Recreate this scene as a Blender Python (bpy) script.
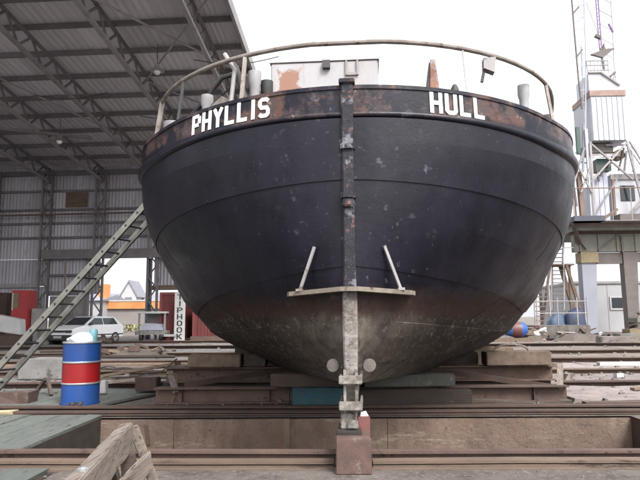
import bpy, bmesh, math, random
from mathutils import Vector, Matrix
from math import radians as R, sin, cos, pi
random.seed(7)
sc = bpy.context.scene
for o in list(bpy.data.objects): bpy.data.objects.remove(o)
COL = sc.collection

# ------------------------------------------------------------ camera
cam = bpy.data.cameras.new('camera'); cam.sensor_width = 36; cam.lens = 33.75
cam.clip_start = .05; cam.clip_end = 2000
co = bpy.data.objects.new('camera', cam); COL.objects.link(co)
co.matrix_world = Matrix.Translation((0, 0, 1.25)) @ Matrix.Rotation(R(1.43), 4, 'Z') @ Matrix.Rotation(R(97.41), 4, 'X') @ Matrix.Rotation(R(-.45), 4, 'Z')
sc.camera = co
# ------------------------------------------------------------ light
SUN_EL, SUN_AZ = 48, 150          # high, behind and right of the camera, veiled by cloud
w = bpy.data.worlds.new('World'); sc.world = w; w.use_nodes = True
nt = w.node_tree; bg = nt.nodes['Background']
sky = nt.nodes.new('ShaderNodeTexSky'); sky.sky_type = 'NISHITA'; sky.sun_disc = False
sky.sun_elevation = R(SUN_EL); sky.sun_rotation = R(SUN_AZ); sky.dust_density = 6; sky.air_density = 1.2; sky.ozone_density = 1
hs = nt.nodes.new('ShaderNodeHueSaturation'); hs.inputs['Saturation'].default_value = .22
hs.inputs['Value'].default_value = 1.0
nt.links.new(sky.outputs[0], hs.inputs['Color'])
cl = nt.nodes.new('ShaderNodeMix'); cl.data_type = 'RGBA'; cl.inputs[0].default_value = .55; cl.inputs[7].default_value = (3.5, 3.58, 3.8, 1)   # even cloud veil
nt.links.new(hs.outputs[0], cl.inputs[6]); nt.links.new(cl.outputs[2], bg.inputs['Color'])
bg.inputs['Strength'].default_value = .15
sl = bpy.data.lights.new('sun', 'SUN'); sl.energy = 1.3; sl.angle = R(18); sl.color = (1, .98, .95)
so = bpy.data.objects.new('sun', sl); COL.objects.link(so)
d = Vector((sin(R(SUN_AZ)) * cos(R(SUN_EL)), cos(R(SUN_AZ)) * cos(R(SUN_EL)), sin(R(SUN_EL))))
so.rotation_euler = d.to_track_quat('Z', 'Y').to_euler()
sc.view_settings.view_transform = 'Standard'; sc.view_settings.look = 'None'
sc.view_settings.gamma = 1; sc.view_settings.exposure = 1.62
sc.render.engine = 'CYCLES'

# ------------------------------------------------------------ materials
def N(t, k, x=None):
    n = t.nodes.new(k)
    if x:
        for a, b in x.items():
            if isinstance(a, int) or a in n.inputs: n.inputs[a].default_value = b
            else: setattr(n, a, b)
    return n
def noise(t, vec, scale, detail=6, rough=.6, lo=.4, hi=.6, stretch=None):
    """noise -> map range 0..1 socket"""
    if stretch:
        m = N(t, 'ShaderNodeMapping'); m.inputs['Scale'].default_value = stretch
        t.links.new(vec, m.inputs['Vector']); vec = m.outputs[0]
    n = N(t, 'ShaderNodeTexNoise', {'Scale': scale, 'Detail': detail, 'Roughness': rough})
    t.links.new(vec, n.inputs['Vector'])
    r = N(t, 'ShaderNodeMapRange'); r.inputs[1].default_value = lo; r.inputs[2].default_value = hi
    t.links.new(n.outputs[0], r.inputs[0]); return r.outputs[0]
def mix(t, f, a, b):
    m = N(t, 'ShaderNodeMix', {'data_type': 'RGBA'})
    for s, v in ((m.inputs[0], f), (m.inputs[6], a), (m.inputs[7], b)):
        if hasattr(v, 'node'): t.links.new(v, s)
        elif isinstance(v, (int, float)): s.default_value = v
        else: s.default_value = (*v, 1)
    return m.outputs[2]
def mth(t, op, a, b=0.0):
    m = N(t, 'ShaderNodeMath', {'operation': op})
    for s, v in ((m.inputs[0], a), (m.inputs[1], b)):
        if hasattr(v, 'node'): t.links.new(v, s)
        else: s.default_value = v
    return m.outputs[0]
def newmat(name):
    m = bpy.data.materials.new(name); m.use_nodes = True
    t = m.node_tree; b = t.nodes['Principled BSDF']
    tc = N(t, 'ShaderNodeTexCoord'); return m, t, b, tc.outputs['Object']
def bump(t, b, h, dist=.01, s=.6):
    n = N(t, 'ShaderNodeBump', {'Distance': dist, 'Strength': s})
    t.links.new(h, n.inputs['Height']); t.links.new(n.outputs[0], b.inputs['Normal'])
def mat(name, c1, c2=None, c3=None, sc1=3, sc3=8, th=.6, rough=.7, metal=0, bd=.004, stretch=None, emit=None):
    """c1/c2 soft mottling, c3 sharp worn patches"""
    m, t, b, v = newmat(name)
    c2 = c2 or tuple(x * .75 for x in c1)
    col = mix(t, noise(t, v, sc1, 8, .65, .35, .65, stretch), c1, c2)
    if c3:
        col = mix(t, noise(t, v, sc3, 9, .7, th, th + .06, stretch), col, c3)
    fine = noise(t, v, sc1 * 14, 6, .7, .2, .8, stretch)
    col = mix(t, mth(t, 'MULTIPLY', fine, .22), col, tuple(x * .45 for x in c1))
    oi = N(t, 'ShaderNodeObjectInfo'); vr = N(t, 'ShaderNodeMapRange'); vr.inputs[3].default_value = .80; vr.inputs[4].default_value = 1.12
    t.links.new(oi.outputs['Random'], vr.inputs[0])
    hv = N(t, 'ShaderNodeHueSaturation'); t.links.new(vr.outputs[0], hv.inputs['Value']); t.links.new(col, hv.inputs['Color']); col = hv.outputs[0]
    t.links.new(col, b.inputs['Base Color'])
    b.inputs['Roughness'].default_value = rough; b.inputs['Metallic'].default_value = metal
    if bd: bump(t, b, fine, bd)
    return m
RUST = (.13, .055, .03)
M = {
 'rust': mat('rusty_steel', (.085, .055, .045), (.135, .088, .068), (.04, .027, .023), 2.5, 7, .58, .85, bd=.006),
 'rustdark': mat('dark_rusty_steel', (.055, .037, .031), (.088, .053, .040), (.13, .075, .05), 3, 8, .62, .85, bd=.006),
 'rustlight': mat('weathered_brown_steel', (.16, .115, .085), (.10, .066, .05), (.05, .033, .026), 2, 6, .58, .85, bd=.006, stretch=(.5, 1, 3)),
 'concrete': mat('grey_concrete', (.25, .245, .24), (.15, .145, .14), (.08, .07, .06), 1.8, 5, .55, .9, bd=.01),
 'pale': mat('pale_pinkish_concrete', (.30, .255, .24), (.20, .165, .15), (.11, .085, .072), 2.2, 5, .56, .9, bd=.02),
 'dusty': mat('dusty_brown_concrete', (.20, .165, .14), (.13, .105, .09), (.30, .27, .25), 1.1, 3, .6, .9, bd=.01),
 'dirt': mat('brown_dirt', (.14, .115, .098), (.08, .065, .056), (.21, .185, .165), 1.1, 6, .6, .95, bd=.02),
 'green_board': mat('weathered_green_grey_board', (.10, .12, .11), (.17, .175, .16), (.05, .045, .04), 3, 6, .56, .85, stretch=(5, .5, 1), bd=.01),
 'timber': mat('weathered_timber', (.22, .16, .115), (.14, .10, .075), (.06, .043, .032), 2.5, 5, .62, .85, stretch=(4, .6, 4), bd=.012),
 'timber_pale': mat('bleached_timber', (.34, .285, .245), (.20, .16, .135), (.085, .062, .052), 4, 7, .56, .85, stretch=(6, .5, 6), bd=.02),
 'timber_dark': mat('dark_wet_timber', (.05, .036, .028), (.026, .02, .016), (.11, .085, .065), 2, 6, .63, .85, stretch=(.5, 3, 3), bd=.014),
 'timber_grey': mat('grey_brown_timber', (.14, .10, .082), (.08, .058, .048), (.20, .17, .15), 2, 6, .6, .85, stretch=(.4, 3, 3), bd=.012),
 'teal': mat('faded_teal_paint', (.02, .10, .125), (.03, .06, .075), (.10, .08, .06), 4, 9, .56, .7, stretch=(.7, 2, 2)),
 'drum_blue': mat('blue_drum_paint', (.012, .065, .27), (.02, .06, .20), (.07, .045, .035), 4, 14, .62, .35, bd=.001),
 'drum_red': mat('red_drum_paint', (.30, .010, .012), (.22, .010, .012), (.07, .03, .02), 4, 14, .63, .35, bd=.001),
 'white': mat('dirty_white_paint', (.52, .52, .52), (.42, .41, .40), (.22, .16, .12), 2, 6, .68, .5, bd=.002),
 'whiterust': mat('white_paint_with_rust', (.37, .365, .38), (.30, .28, .28), (.28, .10, .05), 1.2, 1.9, .58, .5, bd=.003),
 'letter': mat('white_letter_paint', (.80, .80, .80), (.74, .74, .74), (.35, .33, .32), 6, 22, .70, .5, bd=0),
 'railtan': mat('tan_rusty_rail', (.19, .155, .13), (.31, .28, .26), (.09, .05, .035), 5, 9, .58, .75, bd=.003),
 'ladder': mat('weathered_aluminium', (.20, .195, .175), (.13, .125, .11), (.08, .07, .06), 6, 14, .62, .5, metal=.25, bd=.001, stretch=(1, 1, 1)),
 'dark': mat('black_metal', (.03, .03, .032), (.05, .048, .046), (.10, .06, .04), 4, 9, .62, .6),
 'shedsteel': mat('dark_shed_steel', (.18, .165, .17), (.13, .118, .12), (.13, .08, .06), 2, 6, .64, .75, bd=.002),
 'shedpale': mat('greyed_shed_steel', (.34, .32, .32), (.24, .225, .225), (.16, .12, .10), 2, 6, .6, .75, bd=.002),
 'sheet': mat('grey_corrugated_sheet', (.60, .58, .62), (.46, .445, .48), (.32, .24, .22), .6, 1.6, .6, .7, stretch=(3, .35, .35), bd=.002),
 'wallsheet': mat('mauve_grey_corrugated_sheet', (.50, .48, .53), (.37, .355, .39), (.28, .20, .18), .6, 1.8, .6, .7, stretch=(3, 1, .35), bd=.002),
 'container': mat('maroon_container_paint', (.20, .045, .045), (.14, .035, .035), (.09, .04, .03), 1, 4, .62, .6, bd=.002),
 'redpaint': mat('faded_red_paint', (.42, .03, .03), (.28, .03, .03), (.12, .05, .04), 1.5, 4, .6, .55),
 'carpaint': mat('white_car_paint', (.78, .79, .81), (.72, .73, .76), None, 1, 1, 1, .22, bd=0),
 'glass': mat('dark_window_glass', (.02, .025, .03), (.03, .035, .04), None, 1, 1, 1, .06, bd=0),
 'rubber': mat('black_rubber', (.02, .02, .02), (.03, .03, .03), None, 4, 1, 1, .8),
 'silver': mat('grey_alloy', (.45, .46, .47), (.35, .36, .37), None, 4, 1, 1, .35, metal=.6),
 'yellow': mat('dirty_yellow_paint', (.25, .20, .115), (.18, .14, .085), (.16, .09, .05), 2, 5, .6, .7),
 'paleblue': mat('pale_blue_grey_paint', (.27, .28, .33), (.23, .24, .285), (.14, .11, .09), .8, 3, .68, .6),
 'greygreen': mat('grey_green_girder_paint', (.19, .20, .165), (.12, .12, .10), (.16, .09, .06), .8, 2.2, .58, .7),
 'crane_dark': mat('dark_crane_steel', (.10, .09, .085), (.15, .12, .11), (.18, .09, .06), 2, 5, .62, .7),
 'slate': mat('blue_grey_deck_plate', (.07, .075, .10), (.05, .052, .07), (.17, .10, .08), 1, 4, .66, .7),
 'cranewhite': mat('sun_bleached_white_paint', (.56, .57, .60), (.48, .49, .53), (.45, .36, .32), .7, 3, .7, .6),
 'lilac': mat('pale_lilac_paint', (.46, .47, .56), (.38, .39, .47), (.4, .32, .3), .7, 3, .7, .6),
 'purple': mat('faded_purple_paint', (.20, .08, .25), (.13, .07, .18), (.15, .1, .1), 3, 8, .62, .6),
 'orange': mat('orange_brown_rust', (.22, .15, .12), (.16, .11, .085), (.1, .06, .04), 2, 5, .6, .8),
 'greenp': mat('dark_green_paint', (.045, .10, .08), (.06, .085, .075), (.1, .08, .06), 2, 6, .65, .6),
 'orangep': mat('orange_fascia_paint', (.50, .17, .05), (.50, .27, .10), None, .5, 1, 1, .6),
 'render': mat('pale_render', (.40, .40, .41), (.34, .34, .35), (.5, .48, .46), .4, 1.5, .68, .8),
 'slates': mat('grey_roof_slate', (.22, .22, .25), (.17, .17, .20), None, 2, 1, 1, .6),
 'brownwall': mat('grey_brown_wall', (.26, .24, .23), (.21, .19, .18), None, .7, 1, 1, .8),
 'bush': mat('yellow_green_leaves', (.22, .25, .06), (.32, .30, .10), None, 3, 1, 1, .7),
 'card': mat('sandy_cardboard', (.50, .41, .25), (.40, .32, .19), (.22, .17, .10), 3, 9, .66, .9),
 'plastic': mat('crumpled_white_plastic', (.78, .80, .82), (.66, .70, .74), None, 6, 1, 1, .3, bd=.006),
 'cyan': mat('pale_cyan_plastic', (.17, .36, .40), (.14, .30, .35), None, 6, 1, 1, .35),
 'tarp': mat('dark_blue_tarpaulin', (.012, .018, .05), (.02, .03, .07), None, 3, 1, 1, .5, bd=.02),
 'tarplight': mat('light_blue_tarpaulin', (.05, .085, .14), (.035, .06, .11), None, 3, 1, 1, .5, bd=.02),
 'pinkred': mat('faded_red_rubber', (.15, .055, .05), (.10, .045, .04), None, 4, 1, 1, .45),
 'buoyblue': mat('blue_rubber', (.03, .10, .34), (.03, .08, .28), None, 4, 1, 1, .45),
 'rope': mat('dull_yellow_rope', (.22, .17, .07), (.16, .12, .05), None, 30, 1, 1, .9),
 'block': mat('red_brown_painted_steel', (.13, .078, .066), (.07, .042, .036), (.21, .165, .145), 5, 9, .58, .75, bd=.004),
 'stone': mat('pale_rubble', (.19, .17, .15), (.11, .095, .085), None, 4, 1, 1, .9, bd=.01),
 'bulb': mat('milky_lamp_glass', (.8, .8, .78), (.75, .75, .72), None, 4, 1, 1, .3),
}
def pitwall_material():
    m, t, b, v = newmat('stained_brown_pit_concrete')
    c = mix(t, noise(t, v, 1.6, 9, .7, .35, .65), (.185, .130, .098), (.105, .072, .056))
    c = mix(t, mth(t, 'MULTIPLY', noise(t, v, 3, 9, .75, .50, .66, (1.5, 1.5, .5)), .7), c, (.075, .050, .038))
    c = mix(t, mth(t, 'MULTIPLY', noise(t, v, 6, 8, .7, .54, .68, (2.5, 2.5, .12)), .6), c, (.14, .068, .045))
    c = mix(t, mth(t, 'MULTIPLY', noise(t, v, 2.2, 9, .8, .56, .62, (.5, 1, 2.6)), .8), c, (.26, .22, .17))
    c = mix(t, mth(t, 'MULTIPLY', noise(t, v, 14, 8, .8, .60, .64), .8), c, (.04, .028, .022))
    t.links.new(c, b.inputs['Base Color']); b.inputs['Roughness'].default_value = .85
    bump(t, b, mth(t, 'ADD', noise(t, v, 3, 8, .7, .3, .7), mth(t, 'MULTIPLY', noise(t, v, 25, 6, .7, .2, .8), .3)), .025, .7); return m
def groundmat():
    m, t, b, v = newmat('littered_grey_brown_yard')
    c = mix(t, noise(t, v, 1.1, 9, .7, .35, .65), (.20, .175, .155), (.115, .092, .078))
    c = mix(t, mth(t, 'MULTIPLY', noise(t, v, 3.5, 9, .8, .52, .60), .8), c, (.07, .052, .043))
    c = mix(t, mth(t, 'MULTIPLY', noise(t, v, 18, 8, .8, .54, .62), .8), c, (.30, .275, .25))
    c = mix(t, mth(t, 'MULTIPLY', noise(t, v, 40, 6, .8, .56, .62), .7), c, (.045, .035, .03))
    t.links.new(c, b.inputs['Base Color']); b.inputs['Roughness'].default_value = .9
    bump(t, b, mth(t, 'ADD', noise(t, v, 8, 8, .8, .3, .7), mth(t, 'MULTIPLY', noise(t, v, 40, 6, .7, .2, .8), .4)), .03, .8); return m
M['pitwall'] = pitwall_material(); M['yard'] = groundmat()
def hull_material():
    m, t, b, v = newmat('black_blue_hull_paint')
    sp = N(t, 'ShaderNodeSeparateXYZ'); t.links.new(v, sp.inputs[0]); z = sp.outputs[2]; x = sp.outputs[0]
    navy = mix(t, noise(t, v, 1.1, 7, .65, .35, .68), (.0038, .0036, .0078), (.0075, .0072, .0145))
    navy = mix(t, mth(t, 'MULTIPLY', noise(t, v, 2.0, 8, .7, .42, .75, (1, 1, .35)), .6), navy, (.020, .019, .034))  # soft pale sheen mixed into the hull colour
    # scuffed grey patches and small chips
    navy = mix(t, noise(t, v, 3.3, 9, .62, .70, .74), navy, (.075, .072, .105))
    # chips cluster near the stem
    ax = mth(t, 'ABSOLUTE', x)
    near = N(t, 'ShaderNodeMapRange'); near.inputs[1].default_value = .9; near.inputs[2].default_value = .1
    t.links.new(ax, near.inputs[0])
    chip = mth(t, 'MULTIPLY', noise(t, v, 8, 6, .6, .62, .68), near.outputs[0])
    navy = mix(t, mth(t, 'MULTIPLY', chip, .45), navy, (.15, .145, .175))
    navy = mix(t, mth(t, 'MULTIPLY', noise(t, v, 26, 3, .5, .70, .73), .7), navy, (.07, .05, .05))
    # faint vertical rust runs
    navy = mix(t, mth(t, 'MULTIPLY', noise(t, v, 5, 7, .65, .62, .74, (2.2, 2.2, .16)), .4), navy, (.035, .022, .022))
    # band under the rail : bulwark rust
    rb = N(t, 'ShaderNodeMapRange'); rb.inputs[1].default_value = 3.12; rb.inputs[2].default_value = 3.17; t.links.new(z, rb.inputs[0])
    rp = mth(t, 'MULTIPLY', rb.outputs[0], noise(t, v, 2.9, 9, .7, .47, .56))
    rustc = mix(t, noise(t, v, 9, 6, .7, .38, .62), (.105, .048, .034), (.060, .048, .050))
    rustc = mix(t, noise(t, v, 15, 6, .7, .6, .66), rustc, (.26, .20, .17))
    col = mix(t, mth(t, 'MULTIPLY', rp, .85), navy, rustc)
    # below the old waterline : brown fouled bottom
    zz = mth(t, 'ADD', z, mth(t, 'MULTIPLY', noise(t, v, 3, 6, .6, .3, .7), .10))
    wl = N(t, 'ShaderNodeMapRange'); wl.inputs[1].default_value = 1.58; wl.inputs[2].default_value = 1.34; t.links.new(zz, wl.inputs[0])
    brown = mix(t, noise(t, v, 2.2, 9, .7, .36, .64, (1, 1, 1.6)), (.050, .036, .029), (.024, .019, .016))
    brown = mix(t, noise(t, v, 6, 8, .7, .55, .66, (1, .25, 1.3)), brown, (.088, .068, .052))
    brown = mix(t, mth(t, 'MULTIPLY', noise(t, v, 26, 6, .7, .56, .66, (1, .22, .6)), .8), brown, (.22, .20, .17))
    brown = mix(t, mth(t, 'MULTIPLY', noise(t, v, 19, 6, .7, .56, .66, (.8, .2, .5)), .7), brown, (.022, .017, .014))
    wt = N(t, 'ShaderNodeMapRange'); wt.inputs[1].default_value = .95; wt.inputs[2].default_value = .10; t.links.new(ax, wt.inputs[0])
    wf = mth(t, 'MULTIPLY', wt.outputs[0], noise(t, v, 9, 7, .7, .25, .62, (1, .4, .7)))
    brown = mix(t, mth(t, 'MULTIPLY', wf, .8), brown, (.20, .175, .145))
    # rusty line where the black paint ends
    l1 = N(t, 'ShaderNodeMapRange'); l1.inputs[1].default_value = 1.28; l1.inputs[2].default_value = 1.36; t.links.new(zz, l1.inputs[0])
    brown = mix(t, mth(t, 'MULTIPLY', l1.outputs[0], .8), brown, (.052, .026, .019))
    col = mix(t, wl.outputs[0], col, brown)
    t.links.new(col, b.inputs['Base Color'])
    rr = N(t, 'ShaderNodeMapRange'); rr.inputs[3].default_value = .30; rr.inputs[4].default_value = .52
    t.links.new(noise(t, v, 2.4, 7, .7, .3, .7), rr.inputs[0])
    ro = N(t, 'ShaderNodeMix'); t.links.new(wl.outputs[0], ro.inputs[0]); t.links.new(rr.outputs[0], ro.inputs[2]); ro.inputs[3].default_value = .85
    t.links.new(ro.outputs[0], b.inputs['Roughness']); b.inputs['Specular IOR Level'].default_value = .27
    # plates slightly dented and pitted
    h = mth(t, 'ADD', mth(t, 'MULTIPLY', noise(t, v, 1.5, 3, .5, .2, .8), 1.2), mth(t, 'MULTIPLY', noise(t, v, 30, 6, .7, .2, .8), .14))
    bump(t, b, h, .022, .38)
    return m
M['hull'] = hull_material()
def post_material():
    m, t, b, v = newmat('scabby_white_over_black_post')
    sp = N(t, 'ShaderNodeSeparateXYZ'); t.links.new(v, sp.inputs[0]); z = sp.outputs[2]
    dark = mix(t, noise(t, v, 6, 7, .7, .4, .7), (.008, .008, .014), (.03, .028, .038))
    dark = mix(t, noise(t, v, 5.5, 8, .7, .54, .60), dark, (.16, .155, .18))
    dark = mix(t, noise(t, v, 12, 6, .65, .60, .66), dark, (.15, .07, .06))
    wh = mix(t, noise(t, v, 12, 8, .75, .40, .60), (.27, .25, .23), (.11, .095, .08))
    wh = mix(t, noise(t, v, 22, 7, .7, .58, .64), wh, (.09, .065, .05))
    zz = mth(t, 'ADD', z, mth(t, 'MULTIPLY', noise(t, v, 5, 6, .6, .3, .7), .25))
    r = N(t, 'ShaderNodeMapRange'); r.inputs[1].default_value = 1.62; r.inputs[2].default_value = 1.48; t.links.new(zz, r.inputs[0])
    t.links.new(mix(t, r.outputs[0], dark, wh), b.inputs['Base Color'])
    b.inputs['Roughness'].default_value = .75
    bump(t, b, noise(t, v, 24, 7, .7, .2, .8), .012, .8); return m
M['post'] = post_material()

# ------------------------------------------------------------ mesh helpers
class MB:
    def __init__(s): s.v = []; s.f = []
    def add(s, vs, fs):
        n = len(s.v); s.v += [tuple(p) for p in vs]; s.f += [tuple(i + n for i in f) for f in fs]
    def box(s, x0, x1, y0, y1, z0, z1):
        s.add([(x0, y0, z0), (x1, y0, z0), (x1, y1, z0), (x0, y1, z0), (x0, y0, z1), (x1, y0, z1), (x1, y1, z1), (x0, y1, z1)],
              [(3, 2, 1, 0), (4, 5, 6, 7), (0, 1, 5, 4), (1, 2, 6, 5), (2, 3, 7, 6), (3, 0, 4, 7)]); return s
    def hexa(s, p): # 8 points bottom4 top4
        s.add(p, [(3, 2, 1, 0), (4, 5, 6, 7), (0, 1, 5, 4), (1, 2, 6, 5), (2, 3, 7, 6), (3, 0, 4, 7)]); return s
    def bar(s, a, b, w, h=None, up=(0, 0, 1)):
        a = Vector(a); b = Vector(b); h = h or w; d = (b - a).normalized(); u = Vector(up)
        if abs(d.dot(u)) > .98: u = Vector((0, 1, 0))
        sx = d.cross(u).normalized(); sz = sx.cross(d).normalized()
        P = []
        for q in (a, b):
            for i, j in ((-1, -1), (1, -1), (1, 1), (-1, 1)): P.append(q + sx * (i * w / 2) + sz * (j * h / 2))
        s.add(P, [(0, 1, 2, 3), (7, 6, 5, 4), (0, 4, 5, 1), (1, 5, 6, 2), (2, 6, 7, 3), (3, 7, 4, 0)]); return s
    def tube(s, pts, r, n=8, r2=None):
        pts = [Vector(p) for p in pts]; k = len(pts); rings = []; nrm = None
        for i, p in enumerate(pts):
            d = (pts[min(i + 1, k - 1)] - pts[max(i - 1, 0)]).normalized()
            u = nrm if nrm else (Vector((0, 0, 1)) if abs(d.z) < .9 else Vector((0, 1, 0)))
            a = d.cross(u).normalized(); nrm = a.cross(d).normalized()
            rr = r if r2 is None else r + (r2 - r) * i / (k - 1)
            rings += [p + (a * cos(2 * pi * j / n) + nrm * sin(2 * pi * j / n)) * rr for j in range(n)]
        f = [(i * n + j, i * n + (j + 1) % n, (i + 1) * n + (j + 1) % n, (i + 1) * n + j) for i in range(k - 1) for j in range(n)]
        f += [tuple(range(n))[::-1], tuple((k - 1) * n + j for j in range(n))]
        s.add(rings, f); return s
    def lathe(s, prof, c=(0, 0, 0), n=24, axis='z'):
        P = []
        for r, z in prof:
            for j in range(n):
                a = 2 * pi * j / n
                if axis == 'z': P.append((c[0] + r * cos(a), c[1] + r * sin(a), c[2] + z))
                elif axis == 'x': P.append((c[0] + z, c[1] + r * cos(a), c[2] + r * sin(a)))
                else: P.append((c[0] + r * cos(a), c[1] + z, c[2] + r * sin(a)))
        k = len(prof)
        f = [(i * n + j, i * n + (j + 1) % n, (i + 1) * n + (j + 1) % n, (i + 1) * n + j) for i in range(k - 1) for j in range(n)]
        f += [tuple(range(n))[::-1], tuple((k - 1) * n + j for j in range(n))]
        s.add(P, f); return s
    def prism(s, poly, y0, y1, axis='y'):
        n = len(poly)
        def P(a, b, c): return (a, c, b) if axis == 'y' else ((c, a, b) if axis == 'x' else (a, b, c))
        s.add([P(a, b, y0) for a, b in poly] + [P(a, b, y1) for a, b in poly],
              [tuple(range(n)), tuple(range(2 * n - 1, n - 1, -1))] + [(i, i + n, (i + 1) % n + n, (i + 1) % n) for i in range(n)]); return s
    def ibeam(s, a, b, w, h, t=.02):
        a = Vector(a); b = Vector(b); up = Vector((0, 0, 1))
        s.bar(a + up * (t / 2), b + up * (t / 2), w, t); s.bar(a + up * (h - t / 2), b + up * (h - t / 2), w, t)
        s.bar(a + up * (h / 2), b + up * (h / 2), t * .8, h - 2 * t); return s
    def mesh(s, name, smooth=False, bevel=0):
        me = bpy.data.meshes.new(name); me.from_pydata(s.v, [], s.f)
        bm = bmesh.new(); bm.from_mesh(me); bmesh.ops.recalc_face_normals(bm, faces=bm.faces)
        if bevel: bmesh.ops.bevel(bm, geom=[e for e in bm.edges if len(e.link_faces) == 2 and e.calc_face_angle(0) > .5], offset=bevel, segments=2, affect='EDGES', clamp_overlap=True)
        bm.to_mesh(me); bm.free()
        if smooth:
            for p in me.polygons: p.use_smooth = True
            try: me.set_sharp_from_angle(angle=R(38))
            except Exception: pass
        return me
    def build(s, name, m, parent=None, loc=(0, 0, 0), rz=0, smooth=False, bevel=0, kind=None, label=None):
        return put(name, s.mesh(name, smooth, bevel), m, parent, loc, rz, kind, label)
def put(name, me, m, parent=None, loc=(0, 0, 0), rz=0, kind=None, label=None):
    if m is not None and not me.materials: me.materials.append(M[m] if isinstance(m, str) else m)
    o = bpy.data.objects.new(name, me); COL.objects.link(o)
    o.location = loc; o.rotation_euler = (0, 0, rz)
    if parent: o.parent = parent
    if kind: o['kind'] = kind
    if label: o['label'] = label
    return o
def tag(o, label, cat, group=None):
    o['label'] = label; o['category'] = cat
    if group: o['group'] = group
    return o
def thing(name, label, cat, loc=(0, 0, 0), rz=0, group=None):
    o = bpy.data.objects.new(name, None); COL.objects.link(o); o.empty_display_size = .2
    o.location = loc; o.rotation_euler = (0, 0, rz); return tag(o, label, cat, group)
def rough_box(x0, x1, y0, y1, z0, z1, j=.01, seed=0, nx=1):
    """a box with knocked, uneven corners, cut along its length"""
    rn = random.Random(seed); mb = MB(); P = []
    L = max(1, nx)
    for i in range(L + 1):
        x = x0 + (x1 - x0) * i / L
        for y, z in ((y0, z0), (y1, z0), (y1, z1), (y0, z1)):
            P.append((x + (rn.uniform(-j, j) if i in (0, L) else 0), y + rn.uniform(-j, j), z + rn.uniform(-j, j) * (1 if z == z1 else .3)))
    f = [(0, 1, 2, 3), tuple(L * 4 + q for q in (3, 2, 1, 0))]
    for i in range(L):
        for q in range(4): f.append((i * 4 + q, i * 4 + (q + 1) % 4, (i + 1) * 4 + (q + 1) % 4, (i + 1) * 4 + q))
    mb.add(P, f); return mb

# ============================================================ GROUND
PX0, PX1, PY0, PY1, PD = -3.05, 3.72, 5.62, 7.92, -.56
g = MB()
def sheet(x0, x1, y0, y1, z, nx=1, ny=1):
    P = [(x0 + (x1 - x0) * i / nx, y0 + (y1 - y0) * j / ny, z) for j in range(ny + 1) for i in range(nx + 1)]
    F = [(j * (nx + 1) + i, j * (nx + 1) + i + 1, (j + 1) * (nx + 1) + i + 1, (j + 1) * (nx + 1) + i) for j in range(ny) for i in range(nx)]
    g.add(P, F)
sheet(-600, 600, PY1, 1500, -.01); sheet(-600, 600, -60, PY0, -.01)
sheet(-600, PX0, PY0, PY1, -.01); sheet(PX1, 600, PY0, PY1, -.01)
ground = g.build('ground', 'yard', kind='structure')
# pit
pit = MB().box(PX0 - .02, PX1 + .02, PY0 - .02, PY1 + .3, PD - .1, PD).build('pit_floor', 'dirt', kind='structure')
pw = MB().box(PX0, PX1, PY1 + .06, PY1 + .3, PD, -.03).build('pit_wall', 'rustdark', kind='structure')
x = PX0; i = 0
while x < PX1 - .1:
    L = min([.95, 1.5, 1.25, 1.75, 1.35][i % 5], PX1 - x); i += 1
    rough_box(x + .002, x + L - .002, PY1 - .0 + random.uniform(-.008, .008), PY1 + .055, PD + .002, -.035, .006, i, 3).build('concrete_panel', 'pitwall', pw)
    x += L
for xx in (-2.45,):      # dark drain scars down the wall
    MB().bar((xx, PY1 - .03, -.10), (xx + .04, PY1 - .03, -.34), .035, .012).build('steel_strap', 'rustdark', pw)
MB().box(PX1, PX1 + .1, PY0, PY1 + .3, PD, -.015).build('pit_side_wall', 'rustdark', kind='structure')
MB().box(PX0 - .1, PX0, PY0, PY1 + .3, PD, -.015).build('pit_side_wall', 'timber_dark', kind='structure')
MB().box(PX0 - .1, PX1 + .1, PY0 - .1, PY0 - .001, PD, -.015).build('pit_side_wall', 'pitwall', kind='structure')
# rubble on the pit floor
rb = MB(); rn = random.Random(3)
def rubble(mb, x, y, z, s, rn):
    P = []
    for dx, dy, dz in ((-1, -1, 0), (1, -1, 0), (1, 1, 0), (-1, 1, 0), (-.7, -.7, 1), (.7, -.7, 1), (.7, .7, 1), (-.7, .7, 1)):
        P.append((x + (dx + rn.uniform(-.3, .3)) * s, y + (dy + rn.uniform(-.3, .3)) * s, z + dz * s * rn.uniform(.7, 1.2)))
    mb.hexa(P)
for k in range(160): rubble(rb, rn.uniform(PX0 + .1, PX1 - .1), PY1 - abs(rn.gauss(.05, .16)) - .03, PD, rn.uniform(.01, .045), rn)
rb.build('rubble', 'stone', kind='stuff')

# concrete slabs between the tracks (children of the ground)
STRIPS = [(9.05, 10.75), (11.25, 13.2), (13.95, 16.1), (16.9, 20.0), (20.95, 24.6), (25.6, 30.6), (31.6, 37)]
k = 0
for y0, y1 in STRIPS:
    x = -34
    while x < 34:
        L = random.uniform(2.2, 4.5) * (1 if y0 < 16 else 2)
        if y0 < 10 and x < 3.45 < x + L: L = 3.45 - x
        x1 = min(x + L, 34)
        mid = (x + x1) / 2; k += 1
        m = ('pale' if y0 < 16 else 'dusty') if mid > 3.1 else 'concrete'
        if y0 < 10 and mid < 3.4: m = 'dirt'
        if y0 < 10 and x < -2.6: x = min(x1, 3.45) if x1 > -2.6 else x1; continue
        rough_box(x + .015, x1 - .015, y0 + random.uniform(0, .12), y1 - random.uniform(0, .1), -.04, .035 + random.uniform(-.012, .02), .02, k, 4).build('concrete_slab', m, ground)
        x = x1
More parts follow.
